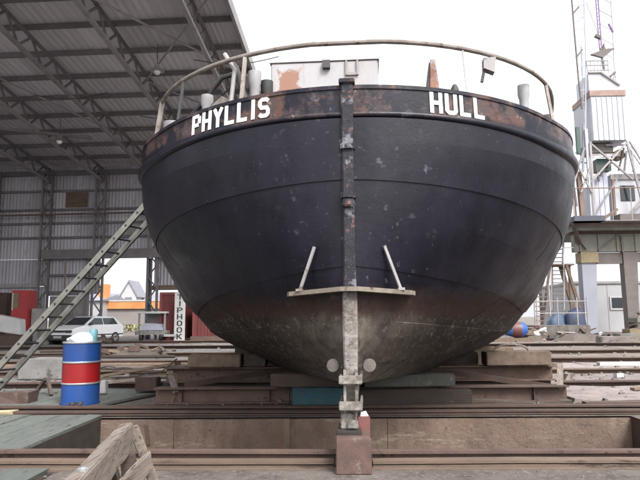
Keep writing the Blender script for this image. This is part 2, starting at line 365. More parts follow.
# green boarded deck on the left of the pit
deck = MB().box(-9, PX0 - .11, 5.62, 8.25, -.05, -.006).build('boarded_deck', 'timber_dark', kind='structure')
x = -8.9
bi = 0
while x < PX0 - .15:
    wd = [.42, .33, .5, .38][bi % 4]; bi += 1
    wd = min(wd, PX0 - x)
    zz = random.uniform(.012, .03)
    rough_box(x + .008, x + wd - .008, 5.6 + random.uniform(0, .05), 8.2 + random.uniform(-.05, .05), -.004, zz, .004, 50 + bi, 1).build('deck_board', 'green_board', deck)
    x += wd
x = -8.5
deck2 = MB().box(-8.4, -3.6, 8.60, 9.0, -.004, .0065).build('plate_walkway', 'timber_dark', kind='structure')
for i, (a, b) in enumerate(((-8.5, -6.3), (-6.28, -4.4), (-4.38, -2.75))):
    mb = MB(); z0, z1 = .008, .040 + i * .004
    sk = .75 if i == 2 else 0
    mb.hexa([(a, 8.56, z0), (b - sk, 8.56, z0), (b, 10.8, z0), (a, 10.8, z0), (a, 8.56, z1), (b - sk, 8.56, z1), (b, 10.8, z1), (a, 10.8, z1)])
    mb.build('deck_plate', 'green_board', deck2)
near = MB().box(-6, -2.35, 3.2, 5.1, -.02, -.004).build('near_boarding', 'timber_dark', kind='structure')
for i in range(9):
    a = -6 + i * .4
    rough_box(a + .01, a + .39, 3.2, 5.12 + random.uniform(-.06, .05), -.003, .014 + random.uniform(0, .012), .004, 80 + i).build('deck_board', 'green_board', near)
ng = rough_box(-2.3, 8, 3.0, 5.2, -.008, .006, .0, 5, 1).build('near_ground', 'yard', kind='structure')

# ============================================================ TRACK RAILS
def channel(y, h, x0=-30, x1=30, wdt=.16, m='rust', label='', z=0., cat='rail', yawslope=0):
    mb = MB(); n = 24; rn = random.Random(int(y * 100))
    pts = [(x0 + (x1 - x0) * i / n, y + rn.uniform(-.012, .012), z + rn.uniform(-.006, .006)) for i in range(n + 1)]
    for a, b in zip(pts, pts[1:]): mb.ibeam(a, b, wdt, h, .022)
    o = mb.build('steel_rail', m); return tag(o, label, cat, 'steel rails crossing the slipway')
channel(5.47, .10, m='rust', wdt=.10, label='nearest rusty rail running along the near lip of the pit')
channel(5.30, .055, m='rustlight', wdt=.13, x1=-.03, label='low flat pale-rust rail in front of the nearest rail, ending left of the block')
channel(5.305, .055, m='rustlight', wdt=.13, x0=.30, label='low flat pale-rust rail in front of the nearest rail, starting right of the block')
channel(8.06, .055, m='rustdark', wdt=.13, label='dark rail laid on the far lip of the pit wall')
channel(8.42, .07, m='rustdark', wdt=.15, label='dark brown rail passing just in front of the blue and red drum')
channel(8.80, .05, m='rust', x0=3.5, wdt=.17, label='reddish rail at right beginning beside the long cradle beam end')
channel(10.95, .12, m='rust', x0=3.9, wdt=.2, label='brown rail at right directly behind the cradle brace, between pale slabs')
channel(10.98, .13, m='rustdark', x1=-3.1, wdt=.18, label='dark rail at left directly behind the blue and red drum')
channel(13.45, .12, m='rustlight', x0=3.2, wdt=.2, label='pale brown rail at right, second beyond the cradle')
channel(13.6, .12, m='rust', x1=-2, wdt=.2, label='rust brown rail at left, second behind the drum')
channel(16.5, .15, m='rust', wdt=.22, label='long rusty rail passing under the barge bottom, third track away')
channel(20.45, .14, m='rustlight', wdt=.22, label='long rail in the middle distance, fourth track away')
channel(25.1, .16, m='rustdark', wdt=.25, label='long dark rail, fifth track away, in front of the white car')
channel(31.1, .16, m='rust', wdt=.25, label='farthest rail, just in front of the trailer and containers')
# rusty plate beds each side of tracks
for y0, y1, mm, z in ((8.12, 8.34, 'rust', .004), (8.5, 9.0, 'rustdark', .004), (5.14, 5.22, 'rustlight', .012)):
    MB().box(-30, 30, y0, y1, -.006, z).build('track_bed', mm, kind='structure')

# ============================================================ BARGE
ZT = [.45, .8, 1.04, 1.5, 2.0, 2.4, 2.8, 3.15, 3.6]
Y0 = [1.1, .4, .1, 0, 0, 0, 0, 0, 0]
SS = [8.6, 7.2, 6.1, 4.7, 3.6, 3.0, 2.6, 2.45, 2.4]
CC = [1.35, 1.18, 1.04, .78, .61, .54, .5, .5, .5]
BB = [2.32, 2.56, 2.66, 2.72, 2.76, 2.80, 2.79, 2.77, 2.71]
def interp(T, z):
    if z <= ZT[0]: return T[0]
    for i in range(len(ZT) - 1):
        if z <= ZT[i + 1]:
            f = (z - ZT[i]) / (ZT[i + 1] - ZT[i]); return T[i] + (T[i + 1] - T[i]) * f
    return T[-1]
LEN = 18.0
def hb(y, z):
    if y > LEN / 2: y = LEN - y
    u = (y - interp(Y0, z)) / interp(SS, z)
    if u <= 0: return .03
    return max(.03, interp(BB, z) * (1 - (1 - min(u, 1)) ** 2) ** interp(CC, z))
def ztop(y):
    yy = min(y, LEN - y)
    return 3.42 - .10 * min(1, yy / .9) + .00 * yy
def zrub(y): return ztop(y) - .27 + (-.02 if min(y, LEN - y) > 1 else -.02 * min(y, LEN - y))
def hp(s, y, z, d=0.0):
    """point on side s of the hull, pushed d out along the surface"""
    e = .02
    p = Vector((hb(y, z), y, z)); px = Vector((hb(y + e, z), y + e, z)) - Vector((hb(max(y - e, 0), z), max(y - e, 0), z))
    pz = Vector((hb(y, z + e), y, z + e)) - Vector((hb(y, z - e), y, z - e))
    n = pz.cross(px)
    n = n.normalized() if n.length > 1e-8 else Vector((1, 0, 0))
    if n.x < 0 or (n.x < .05 and n.y > 0): n = -n
    if y > LEN / 2: n.y = abs(n.y)
    if y <= 0: n = Vector((0, -1, 0))
    p = p + n * d; p.x = max(p.x, .012); return Vector((p.x * s, p.y, p.z))
barge = thing('barge', 'large black steel barge with bluff rounded stern lettered PHYLLIS and HULL, propped on the slip', 'barge', (.13, 5.45, 0), R(-3))
ycols = [2.42 * (1 - cos(R(t))) for t in (0, .5, 1.2, 3, 5, 7.5)] + [2.42 * (1 - cos(R(t))) for t in range(10, 91, 4)]
ycols += [2.42 * (1 - cos(R(90))) + .35 * i for i in range(1, 20)]
ycols = [y for y in ycols if y < LEN / 2] + [LEN / 2]
ycols += [LEN - y for y in reversed(ycols[:-1])]
# strake seams (height at the post, sink toward the sides)
SEAM = [(.45, 0), (.84, .06), (1.24, .20), (1.74, .40), (2.16, .48), (2.54, .44), (2.88, .30)]
def keelz(y):
    yy = min(y, LEN - y); return .45 + .14 * max(0, 1 - yy / 4.0)
def seam(i, y):
    if i == 0: return keelz(y)
    if i >= len(SEAM): return zrub(y) - .035
    yy = min(y, LEN - y); z, d = SEAM[i]; f = min(1, yy / 3.0)
    return z - d * f ** .8
cuts = [0, 1.6, 4.2, 6.6, 9.0, 11.4, 14.0, 16.3, LEN]
for s in (-1, 1):
    for i in range(len(SEAM)):
        cu = cuts if i % 2 == 0 else [0, 2.7, 5.4, 7.8, 10.2, 12.8, 15.2, LEN]
        for a, b in zip(cu, cu[1:]):
            ys = sorted(set([a + (.006 if a else 0), b - .006] + [y for y in ycols if a + (.01 if a else .0002) < y < b - .01]))
            nz = 5; mb = MB(); P = []; F = []
            off = .014 if i % 2 else .002
            for y in ys:
                z0 = seam(i, y) - (.02 if i % 2 else -.0); z1 = seam(i + 1, y) + (.02 if i % 2 else 0)
                if i == 0: z0 = seam(0, y)
                P.append(hp(s, y, z0, off - .02))
                for j in range(nz): P.append(hp(s, y, z0 + (z1 - z0) * j / (nz - 1), off))
                P.append(hp(s, y, z1, off - .02))
            w_ = nz + 2
            for c in range(len(ys) - 1):
                for j in range(w_ - 1): F.append((c * w_ + j, c * w_ + j + 1, (c + 1) * w_ + j + 1, (c + 1) * w_ + j))
            mb.add(P, F); mb.build('hull_plate', 'hull', barge, smooth=True)
# flat bottom
mb = MB(); P = []; F = []
for y in ycols: P += [(-hb(y, keelz(y)), y, keelz(y) + .002), (0, y, keelz(y) - .03), (hb(y, keelz(y)), y, keelz(y) + .002)]
for c in range(len(ycols) - 1):
    F += [(c * 3, c * 3 + 1, c * 3 + 4, c * 3 + 3), (c * 3 + 1, c * 3 + 2, c * 3 + 5, c * 3 + 4)]
mb.add(P, F); mb.build('bottom_plating', 'hull', barge)
# bulwark (inner and outer skin), rubbing strake, cap rail, deck
for s in (-1, 1):
    mb = MB(); P = []; F = []
    for y in ycols:
        zt = ztop(y); zr = zrub(y)
        P += [hp(s, y, zr + .02, .0), hp(s, y, (zr + zt) / 2, .0), hp(s, y, zt, .0), hp(s, y, zt, -.05), hp(s, y, zr - .1, -.05)]
    for c in range(len(ycols) - 1):
        for j in range(4): F.append((c * 5 + j, c * 5 + j + 1, (c + 1) * 5 + j + 1, (c + 1) * 5 + j))
    mb.add(P, F); mb.build('bulwark', 'hull', barge, smooth=True)
    mb = MB(); P = []; F = []; n = 7
    for y in ycols:
        zr = zrub(y)
        for j in range(n):
            a = -pi / 2 + pi * j / (n - 1)
            kk = .45 + .75 * min(1, min(y, LEN - y) / 1.6) ** .7
            P.append(hp(s, y, zr, (.040 * cos(a)) * kk) + Vector((0, 0, .055 * kk * sin(a))))
    for c in range(len(ycols) - 1):
        for j in range(n - 1): F.append((c * n + j, c * n + j + 1, (c + 1) * n + j + 1, (c + 1) * n + j))
    mb.add(P, F); mb.build('rubbing_strake', 'hull', barge, smooth=True)
    mb = MB(); P = []; F = []
    for y in ycols:
        zt = ztop(y)
        P += [hp(s, y, zt - .025, .012), hp(s, y, zt + .012, .012), hp(s, y, zt + .012, -.075), hp(s, y, zt - .025, -.075)]
    for c in range(len(ycols) - 1):
        for j in range(4): F.append((c * 4 + j, c * 4 + (j + 1) % 4, (c + 1) * 4 + (j + 1) % 4, (c + 1) * 4 + j))
    mb.add(P, F); mb.build('cap_rail', 'hull', barge)
mb = MB(); P = []; F = []
for y in ycols: P += [(-max(hb(y, 3) - .06, .01), y, 3.03), (max(hb(y, 3) - .06, .01), y, 3.03)]
for c in range(len(ycols) - 1): F.append((c * 2, c * 2 + 1, c * 2 + 3, c * 2 + 2))
mb.add(P, F); mb.build('deck', 'rustdark', barge)
# sternpost with knees, skeg
mb = MB(); P = []
prof = [(-.05, .30, .045), (-.05, .6, .055), (-.055, 1.1, .066), (-.055, 1.42, .066), (-.06, 1.75, .052), (-.06, 3.2, .055), (-.06, 3.44, .058)]
F = []
for y, z, hw in prof:
    P += [(-hw, y + .015, z), (-hw * .75, y, z), (hw * .75, y, z), (hw, y + .015, z), (hw, .16 if z > .7 else .3, z), (-hw, .16 if z > .7 else .3, z)]
for c in range(len(prof) - 1):
    for j in range(6): F.append((c * 6 + j, c * 6 + (j + 1) % 6, (c + 1) * 6 + (j + 1) % 6, (c + 1) * 6 + j))
F += [tuple(range(6))[::-1], tuple(36 + j for j in range(6))]
mb.add(P, F); mb.build('sternpost', 'post', barge)
MB().prism([(.06, .40), (.9, .40), (1.9, .43), (4.0, .452), (4.0, .5), (1.4, .5), (1.2, .8), (.1, 1.1)], -.045, .045, 'x').build('skeg', 'post', barge)
mb = MB().box(-.075, .075, -.082, .2, 3.43, 3.475); mb.build('post_cap', 'hull', barge, bevel=.008)
for z in (2.78, 2.32):   # scabby knuckles on the post
    MB().box(-.066, .066, -.082, .1, z, z + .09).build('post_band', 'post', barge, bevel=.02)
MB().lathe([(0, -.02), (.05, -.02), (.062, 0), (.05, .05), (0, .06)], (0, -.06, 2.27), 12, 'z').build('post_boss', 'post', barge)
# rudder gudgeons
for z in (1.52, .72, .50):
    g_ = MB(); g_.box(-.10, -.078, -.17, .35, z - .03, z + .03); g_.box(.078, .10, -.17, .35, z - .03, z + .03); g_.box(-.10, .10, -.20, -.12, z - .035, z + .035)
    if z < 1.5: g_.build('gudgeon', 'post', barge, bevel=.006)
g_ = MB(); g_.box(-.062, -.038, -.15, -.07, .44, .80); g_.box(.038, .062, -.15, -.07, .44, .80); g_.build('gudgeon_strap', 'post', barge)
g_ = MB().box(-.09, .02, -.12, .02, .30, .43); g_.box(-.03, .06, -.16, -.11, .31, .38); g_.build('heel_fitting', 'post', barge, bevel=.008)
for s in (-1, 1):      # round zinc blocks on stubby arms
    a = MB().lathe([(.01, -.05), (.055, -.045), (.062, 0), (.055, .03), (.01, .035)], (s * .165, .12, .82), 14, 'y').build('anode', 'stone', barge, smooth=True)
    MB().bar((s * .03, .22, .80), (s * .165, .12, .82), .035).build('anode_arm', 'post', barge)
# step plate at the old waterline with two stays
st = MB(); zz = 1.455
for s in (-1, 1):
    Q = [(0, -.13), (s * .08, -.13), (s * .57, .12), (s * .61, .28), (s * .57, .4), (0, .3)]
    n = len(Q)
    st.add([(x, y, zz + (.03 if abs(x) < .1 else 0)) for x, y in Q] + [(x, y, zz + .04 + (.03 if abs(x) < .1 else 0)) for x, y in Q],
           [tuple(range(n)), tuple(range(2 * n - 1, n - 1, -1))] + [(i, i + n, (i + 1) % n + n, (i + 1) % n) for i in range(n)])
st.build('step_plate', mat('tan_white_scale', (.27, .235, .19), (.17, .135, .105), (.08, .052, .035), 6, 12, .58, .8), barge)
for s in (-1, 1):
    MB().bar((s * .47, .10, 1.49), (s * .32, .02, 1.90), .018, .026).build('step_stay', 'shedpale', barge)
    MB().box(s * .47 - .03, s * .47 + .03, .06, .16, 1.496, 1.52).build('stay_foot', 'shedpale', barge)

# lettering --------------------------------------------------------
GL = {  # strokes in a 1 x 1.6 cell
 'P': [((.14, 0), (.14, 1.6)), ((.14, 1.46), (.80, 1.46)), ((.14, .72), (.80, .72)), ((.86, 1.40), (.86, .80))],
 'H': [((.14, 0), (.14, 1.6)), ((.86, 0), (.86, 1.6)), ((.14, .8), (.86, .8))],
 'Y': [((.10, 1.6), (.5, .80)), ((.90, 1.6), (.5, .80)), ((.5, 0), (.5, .84))],
 'L': [((.14, 0), (.14, 1.6)), ((.14, .14), (.92, .14))],
 'I': [((.5, 0), (.5, 1.6))],
 'S': [((.88, 1.30), (.70, 1.46)), ((.76, 1.46), (.24, 1.46)), ((.30, 1.46), (.13, 1.30)), ((.14, 1.38), (.14, .95)), ((.13, 1.02), (.30, .80)), ((.2, .82), (.8, .78)), ((.70, .80), (.87, .58)), ((.86, .66), (.86, .24)), ((.87, .30), (.70, .14)), ((.76, .14), (.24, .14)), ((.30, .14), (.12, .30))],
 'U': [((.14, .22), (.14, 1.6)), ((.86, .22), (.86, 1.6)), ((.14, .28), (.32, .12)), ((.26, .14), (.74, .14)), ((.68, .12), (.86, .28))],
 'T': [((0, 1.46), (1, 1.46)), ((.5, 0), (.5, 1.4))],
 'O': [((.14, .28), (.14, 1.32)), ((.86, .28), (.86, 1.32)), ((.30, 1.46), (.70, 1.46)), ((.30, .14), (.70, .14)), ((.14, 1.26), (.34, 1.48)), ((.86, 1.26), (.66, 1.48)), ((.14, .34), (.34, .12)), ((.86, .34), (.66, .12))],
 'K': [((.14, 0), (.14, 1.6)), ((.18, .72), (.90, 1.58)), ((.34, .92), (.92, .02))],
}
def glyph(ch, fn, sw=.27):
    """fn(u, v, depth) -> point; every stroke a thin raised bar"""
    mb = MB()
    for k, (a, b) in enumerate(GL[ch]):
        a = Vector(a); b = Vector(b); d = (b - a).normalized(); n = Vector((-d.y, d.x)) * sw / 2; t = .006 + .0004 * k
        c = [a - n, b - n, b + n, a + n]
        P = [fn(p.x, p.y, 0) for p in c] + [fn(p.x, p.y, t) for p in c]
        mb.hexa(P)
    return mb
def arc_to_y(th): return 2.4 * (1 - cos(R(th)))
def word(text, s, th0, th1, drop, hh, pad):
    """letters between two hull angles, read left to right"""
    n = len(text); wts = [(.5 if c == 'I' else 1.0) for c in text]; tot = sum(wts) + pad * (n - 1); pos = 0
    # arc length table
    ths = [th0 + (th1 - th0) * i / 60 for i in range(61)]
    pts = [hp(s, arc_to_y(t), 3.3, 0) for t in ths]; acc = [0]
    for a, b in zip(pts, pts[1:]): acc.append(acc[-1] + (b - a).length)
    def th_at(f):
        t = f * acc[-1]
        for i in range(60):
            if acc[i + 1] >= t: return ths[i] + (ths[i + 1] - ths[i]) * (t - acc[i]) / max(1e-9, acc[i + 1] - acc[i])
        return ths[-1]
    for ch, wt in zip(text, wts):
        def fn(u, v, dd, pos=pos, wt=wt, ch=ch):
            uu = (u - .25) * 1.0 if ch == 'I' else u
            f = (pos + uu) / tot; y = arc_to_y(abs(th_at(f)))
            return hp(s, y, ztop(y) - drop - hh + hh * v / 1.6, .004 + dd)
        glyph(ch, fn, .31).build('letter', 'letter', barge, label=None)
        pos += wt + pad
word('PHYLLIS', -1, 36.3, 15.9, .030, .20, .22)
word('HULL', 1, 16.6, 29.0, .034, .205, .24)

# rail hoop round the stern ---------------------------------------
def hoop(th, dz=0, inset=.16):
    a = R(th); s = 1 if th > 0 else -1; y = 2.42 * (1 - cos(a))
    p = hp(s, y, 3.3, -inset); k = abs(th) / 84
    z = 4.00 - .08 * k ** 2 - .14 * max(0, (k - .8) / .2) ** 2
    return Vector((p.x, p.y + .12, z + dz))
pts = [hoop(t) for t in range(-80, -6, 4)] + [Vector((0, hoop(.01).y + .02, 4.0))] + [hoop(t) for t in range(8, 82, 4)]
e0, e1 = pts[0], pts[-1]
pts = [Vector((e0.x - .0, e0.y + .12, 3.34)), Vector((e0.x, e0.y + .1, 3.75))] + pts + [Vector((e1.x, e1.y + .1, 3.75)), Vector((e1.x, e1.y + .12, 3.34))]
MB().tube(pts, .024, 8).build('handrail', 'railtan', barge, smooth=True)
def post_at(th, wd, m, nm='stanchion', lean=0):
    p = hoop(th); q = hp(1 if th > 0 else -1, 2.42 * (1 - cos(R(th))), 3.3, -.12)
    MB().bar((q.x + lean, q.y, 3.30), p, wd, wd * .6).build(nm, m, barge)
post_at(-24.5, .040, 'railtan'); post_at(27, .018, 'shedpale'); post_at(-66, .05, 'railtan'); post_at(62, .035, 'railtan'); post_at(-47, .03, 'dark')
# deckhouse / hatch coaming behind the stern
def house_material():
    m, t, b, v = newmat('white_deckhouse_paint_with_rust_patch')
    sp = N(t, 'ShaderNodeSeparateXYZ'); t.links.new(v, sp.inputs[0])
    base = mix(t, noise(t, v, 1.5, 8, .7, .35, .65), (.37, .365, .38), (.31, .295, .295))
    base = mix(t, mth(t, 'MULTIPLY', noise(t, v, 3, 8, .7, .55, .7, (3, 1, .4)), .5), base, (.25, .14, .10))
    dx = mth(t, 'ABSOLUTE', mth(t, 'ADD', sp.outputs[0], 1.06)); dz = mth(t, 'ABSOLUTE', mth(t, 'ADD', sp.outputs[2], -5.05))
    dd = mth(t, 'MAXIMUM', mth(t, 'DIVIDE', dx, .17), mth(t, 'DIVIDE', dz, .24))
    dd = mth(t, 'ADD', dd, mth(t, 'MULTIPLY', noise(t, v, 9, 7, .75, .2, .8), 1.1))
    mr = N(t, 'ShaderNodeMapRange'); mr.inputs[1].default_value = 1.62; mr.inputs[2].default_value = 1.42; t.links.new(dd, mr.inputs[0])
    t.links.new(mix(t, mr.outputs[0], base, (.24, .125, .085)), b.inputs['Base Color']); b.inputs['Roughness'].default_value = .6; return m
MB().box(-1.36, .40, 3.9, 6.8, 3.03, 5.42).build('deckhouse', house_material(), barge, bevel=.02)
MB().box(-1.38, .42, 3.88, 6.84, 5.421, 5.45).build('deckhouse_roof', 'white', barge)
MB().box(-.50, -.38, 3.82, 3.899, 5.28, 5.41).build('deckhouse_lamp', 'dark', barge)
MB().box(-.13, -.10, 3.86, 3.899, 5.16, 5.42).box(.05, .08, 3.86, 3.899, 5.16, 5.42).box(-.099, .049, 3.87, 3.899, 5.16, 5.21).build('deckhouse_bracket', 'shedpale', barge)
MB().box(.46, 1.35, 4.2, 4.5, 3.03, 5.02).build('hatch_board', 'slate', barge)
# fittings along the rail
def bollard(x, y, h, r, m, lab=None):
    MB().lathe([(0, 0), (r * 1.3, 0), (r * 1.3, .03), (r * .95, .06), (r * .9, h * .8), (r * 1.15, h * .86), (r * 1.15, h), (0, h)], (x, y, 3.03), 14).build('bollard', m, barge, smooth=True, label=lab)
bollard(-2.22, 1.58, .64, .085, 'whiterust'); bollard(-1.02, .72, .88, .062, 'whiterust'); bollard(-.90, .80, .80, .060, 'dark')
bollard(1.98, 1.30, .84, .058, 'whiterust'); bollard(2.36, 1.75, .62, .07, 'stone'); bollard(-1.62, 1.0, .74, .062, 'whiterust')
# winch between the bollards, wires and a coil hung on the rail
wn = MB().lathe([(0, -.2), (.12, -.2), (.12, -.17), (.06, -.16), (.06, .16), (.12, .17), (.12, .2), (0, .2)], (-1.25, 1.1, 3.50), 16, 'x').build('winch_drum', 'rustdark', barge, smooth=True)
MB().tube([(-1.9, 1.25, 3.52), (-1.6, 1.0, 3.62), (-1.3, .82, 3.80), (-1.12, .72, 3.96)], .012, 5).build('wire', 'dark', barge)
MB().tube([(1.0, .66, 3.50), (1.3, .75, 3.44), (1.6, .95, 3.40)], .014, 5).build('wire', 'rustlight', barge)
MB().tube([(-2.02, 1.30, 3.5), (-1.7, 1.1, 3.72), (-1.45, 1.0, 3.98), (-1.28, .95, 4.0)], .03, 8).build('davit_arm', 'dark', barge, smooth=True)
MB().tube([(-1.28, .62, 3.3), (-1.22, .62, 3.9), (-1.35, .7, 4.12)], .025, 8).build('pipe', 'shedpale', barge, smooth=True)
MB().tube([(-1.05, .62, 3.4), (-1.22, .66, 3.95), (-1.34, .8, 4.10)], .035, 8).build('hose', 'dark', barge, smooth=True)
MB().bar((-1.75, 1.05, 3.40), (-1.35, .8, 3.62), .10, .12).build('fairlead', 'railtan', barge)
# right: white angled bracket, dark cowl, hanging lamp box
MB().prism([(.84, 3.3), (.96, 3.3), (.945, 3.62), (.91, 3.93), (.86, 3.93)], .62, .68, 'y').build('rail_bracket', 'whiterust', barge)
MB().prism([(.76, 3.3), (.835, 3.3), (.857, 3.9), (.845, 3.9)], .63, .67, 'y').build('bracket_web', 'dark', barge)
MB().lathe([(0, 0), (.09, 0), (.085, .12), (.04, .30), (.02, .34), (0, .34)], (1.12, .74, 3.35), 12).build('vent_cowl', 'dark', barge, smooth=True)
MB().box(1.24, 1.36, .72, .9, 3.3, 3.55).build('deck_box', 'stone', barge)
lb = MB().hexa([(1.42, .68, 3.84), (1.53, .68, 3.79), (1.53, .78, 3.79), (1.42, .78, 3.84), (1.42, .68, 3.95), (1.55, .68, 3.96), (1.55, .78, 3.96), (1.42, .78, 3.95)]).build('lamp_box', 'shedpale', barge)
MB().bar((1.43, .72, 3.83), (1.40, .72, 3.70), .03).build('lamp_hood', 'dark', lb)
MB().box(.99, 1.5, .5, .6, 3.325, 3.35).build('cleat_plate', 'rustdark', barge)

# ============================================================ BLOCKS UNDER THE POST
b = rough_box(-.01, .28, 4.99, 5.40, .008, .275, .004, 11).build('keel_block', 'block', bevel=.006)
tag(b, 'square red-brown steel block standing directly under the sternpost on the near rail', 'block')
tag(rough_box(.0, .21, 5.2, 5.41, .276, .298, .002, 12).build('packing_plate', 'timber_dark'), 'thin dark packing plate between the red-brown block and the sternpost heel', 'plate')
b = MB().box(.02, .23, 5.53, 5.7, 0.0, .29).build('keel_wedge', 'rustdark'); tag(b, 'dark wedge set behind the red-brown block beneath the skeg', 'wedge')
b = rough_box(.18, .29, 5.42, 5.56, .11, .385, .01, 4).build('pink_block', 'pinkred', bevel=.01); tag(b, 'small pinkish red block just right of the sternpost foot', 'block')
mb = MB(); rubble(mb, .24, 5.49, .387, .035, random.Random(5)); tag(mb.build('rag', 'plastic'), 'crumpled pale blue-white rag resting on the pink block', 'rag')

# ============================================================ CRADLE
cr = thing('slipway_cradle', 'low rusty steel cradle of long beams carrying the barge', 'cradle', (.3, 9.15, 0), R(.6))
for a, b_ in ((-3.0, -1.0), (-.99, 1.1), (1.11, 3.1)):
    MB().ibeam((a, 0, .01), (b_, 0, .01), .24, .23, .02).build('front_beam', 'rust', cr)
for k in range(5): 
    MB().box(-2.6 + k * 1.3, -2.588 + k * 1.3, -.06, -.012, .032, .218).build('web_stiffener', 'rustdark', cr)
MB().ibeam((-3.1, .95, .22), (3.25, .95, .22), .26, .24, .02).build('rear_beam', 'rust', cr)
MB().box(-3.05, 3.2, .9, 1.0, .04, .21).build('beam_packing', 'timber_dark', cr)
MB().box(-3.0, 3.1, .4, .6, .04, .15).build('middle_beam', 'rustdark', cr)
for i in range(9): MB().box(-3 + i * .75, -2.86 + i * .75, .13, .82, .03, .12).build('cross_member', 'rustdark', cr)
MB().bar((-2.83, .1, .46), (-2.68, -.05, .16), .075, .06).build('brace', 'timber_pale', cr)
MB().bar((3.22, .5, .49), (3.0, -.02, .2), .085, .07).build('brace', 'timber_pale', cr)
MB().bar((2.95, .05, .2), (1.2, .7, .42), .05, .08).build('tie_bar', 'rustdark', cr)
MB().bar((-2.6, .1, .26), (-1.2, .7, .42), .05, .08).build('tie_bar', 'rustdark', cr)
tag(MB().tube([(-2.55, 9.7, .62), (-2.6, 9.2, .5), (-2.66, 9.1, .44), (-2.42, 9.2, .42), (-2.38, 9.15, .2), (-2.44, 9.02, .02)], .012, 6).build('rope', 'rope'), 'thin yellow rope looped round the left brace of the cradle', 'rope')
def timber(name, a, b_, w_, h_, m, lab, seed, cat='timber', grp=None, rot=0):
    mb = rough_box(-(b_[0] - a[0]) / 2, (b_[0] - a[0]) / 2, -w_ / 2, w_ / 2, 0, h_, .008, seed, 5)
    o = mb.build(name, m, loc=((a[0] + b_[0]) / 2, a[1], a[2]), rz=rot, bevel=.012); return tag(o, lab, cat, grp)
timber('timber_baulk', (-.95, 8.98, .262), (.35, 8.98, .262), .24, .19, 'timber_grey', 'thick grey-brown timber baulk left of the sternpost under the keel', 1)
timber('timber_baulk', (.40, 8.98, .262), (1.70, 8.98, .262), .24, .17, mat('green_stained_timber', (.10, .11, .095), (.07, .07, .06), (.17, .145, .115), 2, 5, .6, .85), 'greenish stained timber baulk right of the sternpost under the keel', 2)
timber('painted_timber', (-.62, 8.72, .0), (.12, 8.72, .0), .16, .27, 'teal', 'teal painted end of a timber low under the barge left of the sternpost', 3)
timber('timber_baulk', (.13, 8.73, .0), (1.9, 8.73, .0), .16, .24, 'timber_dark', 'dark timber lying in line with the teal one under the barge', 4)
timber('timber_block', (-2.42, 10.05, .47), (-1.55, 10.05, .47), .35, .20, 'timber', 'stout brown timber block on the left end of the rear cradle beam', 5)
timber('timber_block', (-1.5, 10.1, .47), (-1.15, 10.1, .47), .3, .2, 'timber_grey', 'short grey timber block tucked against the bilge at the left end of the cradle', 6)
timber('timber_block', (2.42, 10.05, .47), (3.45, 10.05, .47), .35, .22, 'timber', 'pale timber block with a rope loop on the right end of the rear cradle beam', 7)
timber('timber_block', (1.5, 10.3, .47), (2.35, 10.3, .47), .3, .20, 'timber_dark', 'dark timber block under the right bilge of the barge', 8)
timber('timber_block', (2.2, 11.6, .06), (3.3, 11.6, .06), .4, .62, 'timber', 'low brown timber stack behind the pale block at right', 9)
timber('timber_block', (-1.95, 11.9, .06), (-1.1, 11.9, .06), .4, .66, 'timber_grey', 'grey timber stack beneath the left bilge farther under the hull', 10)
for i, yy in enumerate((12.5, 14.6, 17.2)):
    timber('bilge_timber', (-2.2, yy, .05), (2.6, yy, .05), .35, .38, 'timber_dark', ['dark crosswise timber under the barge, first beyond the cradle', 'dark crosswise timber under the middle of the barge', 'dark crosswise timber farthest under the barge'][i], 20 + i)
mb = MB(); arcp = [(2.85 + .28 * cos(a), 10.0, .70 + .10 * sin(a)) for a in [pi * i / 10 for i in range(11)]]
tag(mb.tube(arcp, .018, 6).build('rope_loop', 'timber_pale'), 'pale stiff rope loop arching over the right timber block', 'rope')
# dark plate and strips behind long beam
tag(rough_box(-3.3, -2.95, 10.0, 10.3, .08, .30, .02, 71).build('rusty_box', 'rustdark', bevel=.01), 'dark rusty steel box behind the left end of the cradle', 'box')
for i, (a, b_, m, lab) in enumerate((
    ((-4.6, 11.7, .16), (-2.7, 10.35, .50), 'timber', 'long thin plank sloping up onto the left end of the cradle'),
    ((-5.3, 11.9, .1), (-3.0, 10.9, .22), 'timber_grey', 'grey plank lying low behind the sloping plank at left'),
    ((-4.1, 10.8, .14), (-2.6, 10.3, .34), 'timber_pale', 'short pale plank propped against the cradle at left'))):
    tag(MB().bar(a, b_, .14, .05).build('plank', m), lab, 'plank', 'loose planks')

# ============================================================ DRUM
dr = thing('oil_drum', 'blue steel drum with a broad red middle band, standing left of the barge', 'drum', (-3.72, 8.84, .05))
r = .262
def band(z0, z1, m):
    prof = [(r, z0), (r, z1)]
    MB().lathe([(0, z0), (r, z0), (r, z1), (0, z1)], (0, 0, 0), 40).build('drum_section', m, dr, smooth=True)
band(0.02, .30, 'drum_blue'); band(.301, .60, 'drum_red'); band(.601, .88, 'drum_blue')
for z, m in ((.0, 'drum_blue'), (.287, 'silver'), (.587, 'silver'), (.865, 'silver')):
    MB().lathe([(r - .02, z), (r + .010, z), (r + .014, z + .012), (r + .010, z + .024), (r - .02, z + .024)], (0, 0, 0), 40).build('drum_rib', m if z else 'drum_blue', dr, smooth=True)
MB().lathe([(0, .881), (.24, .881), (.24, .885), (0, .885)], (0, 0, 0), 32).build('drum_lid', 'shedpale', dr)
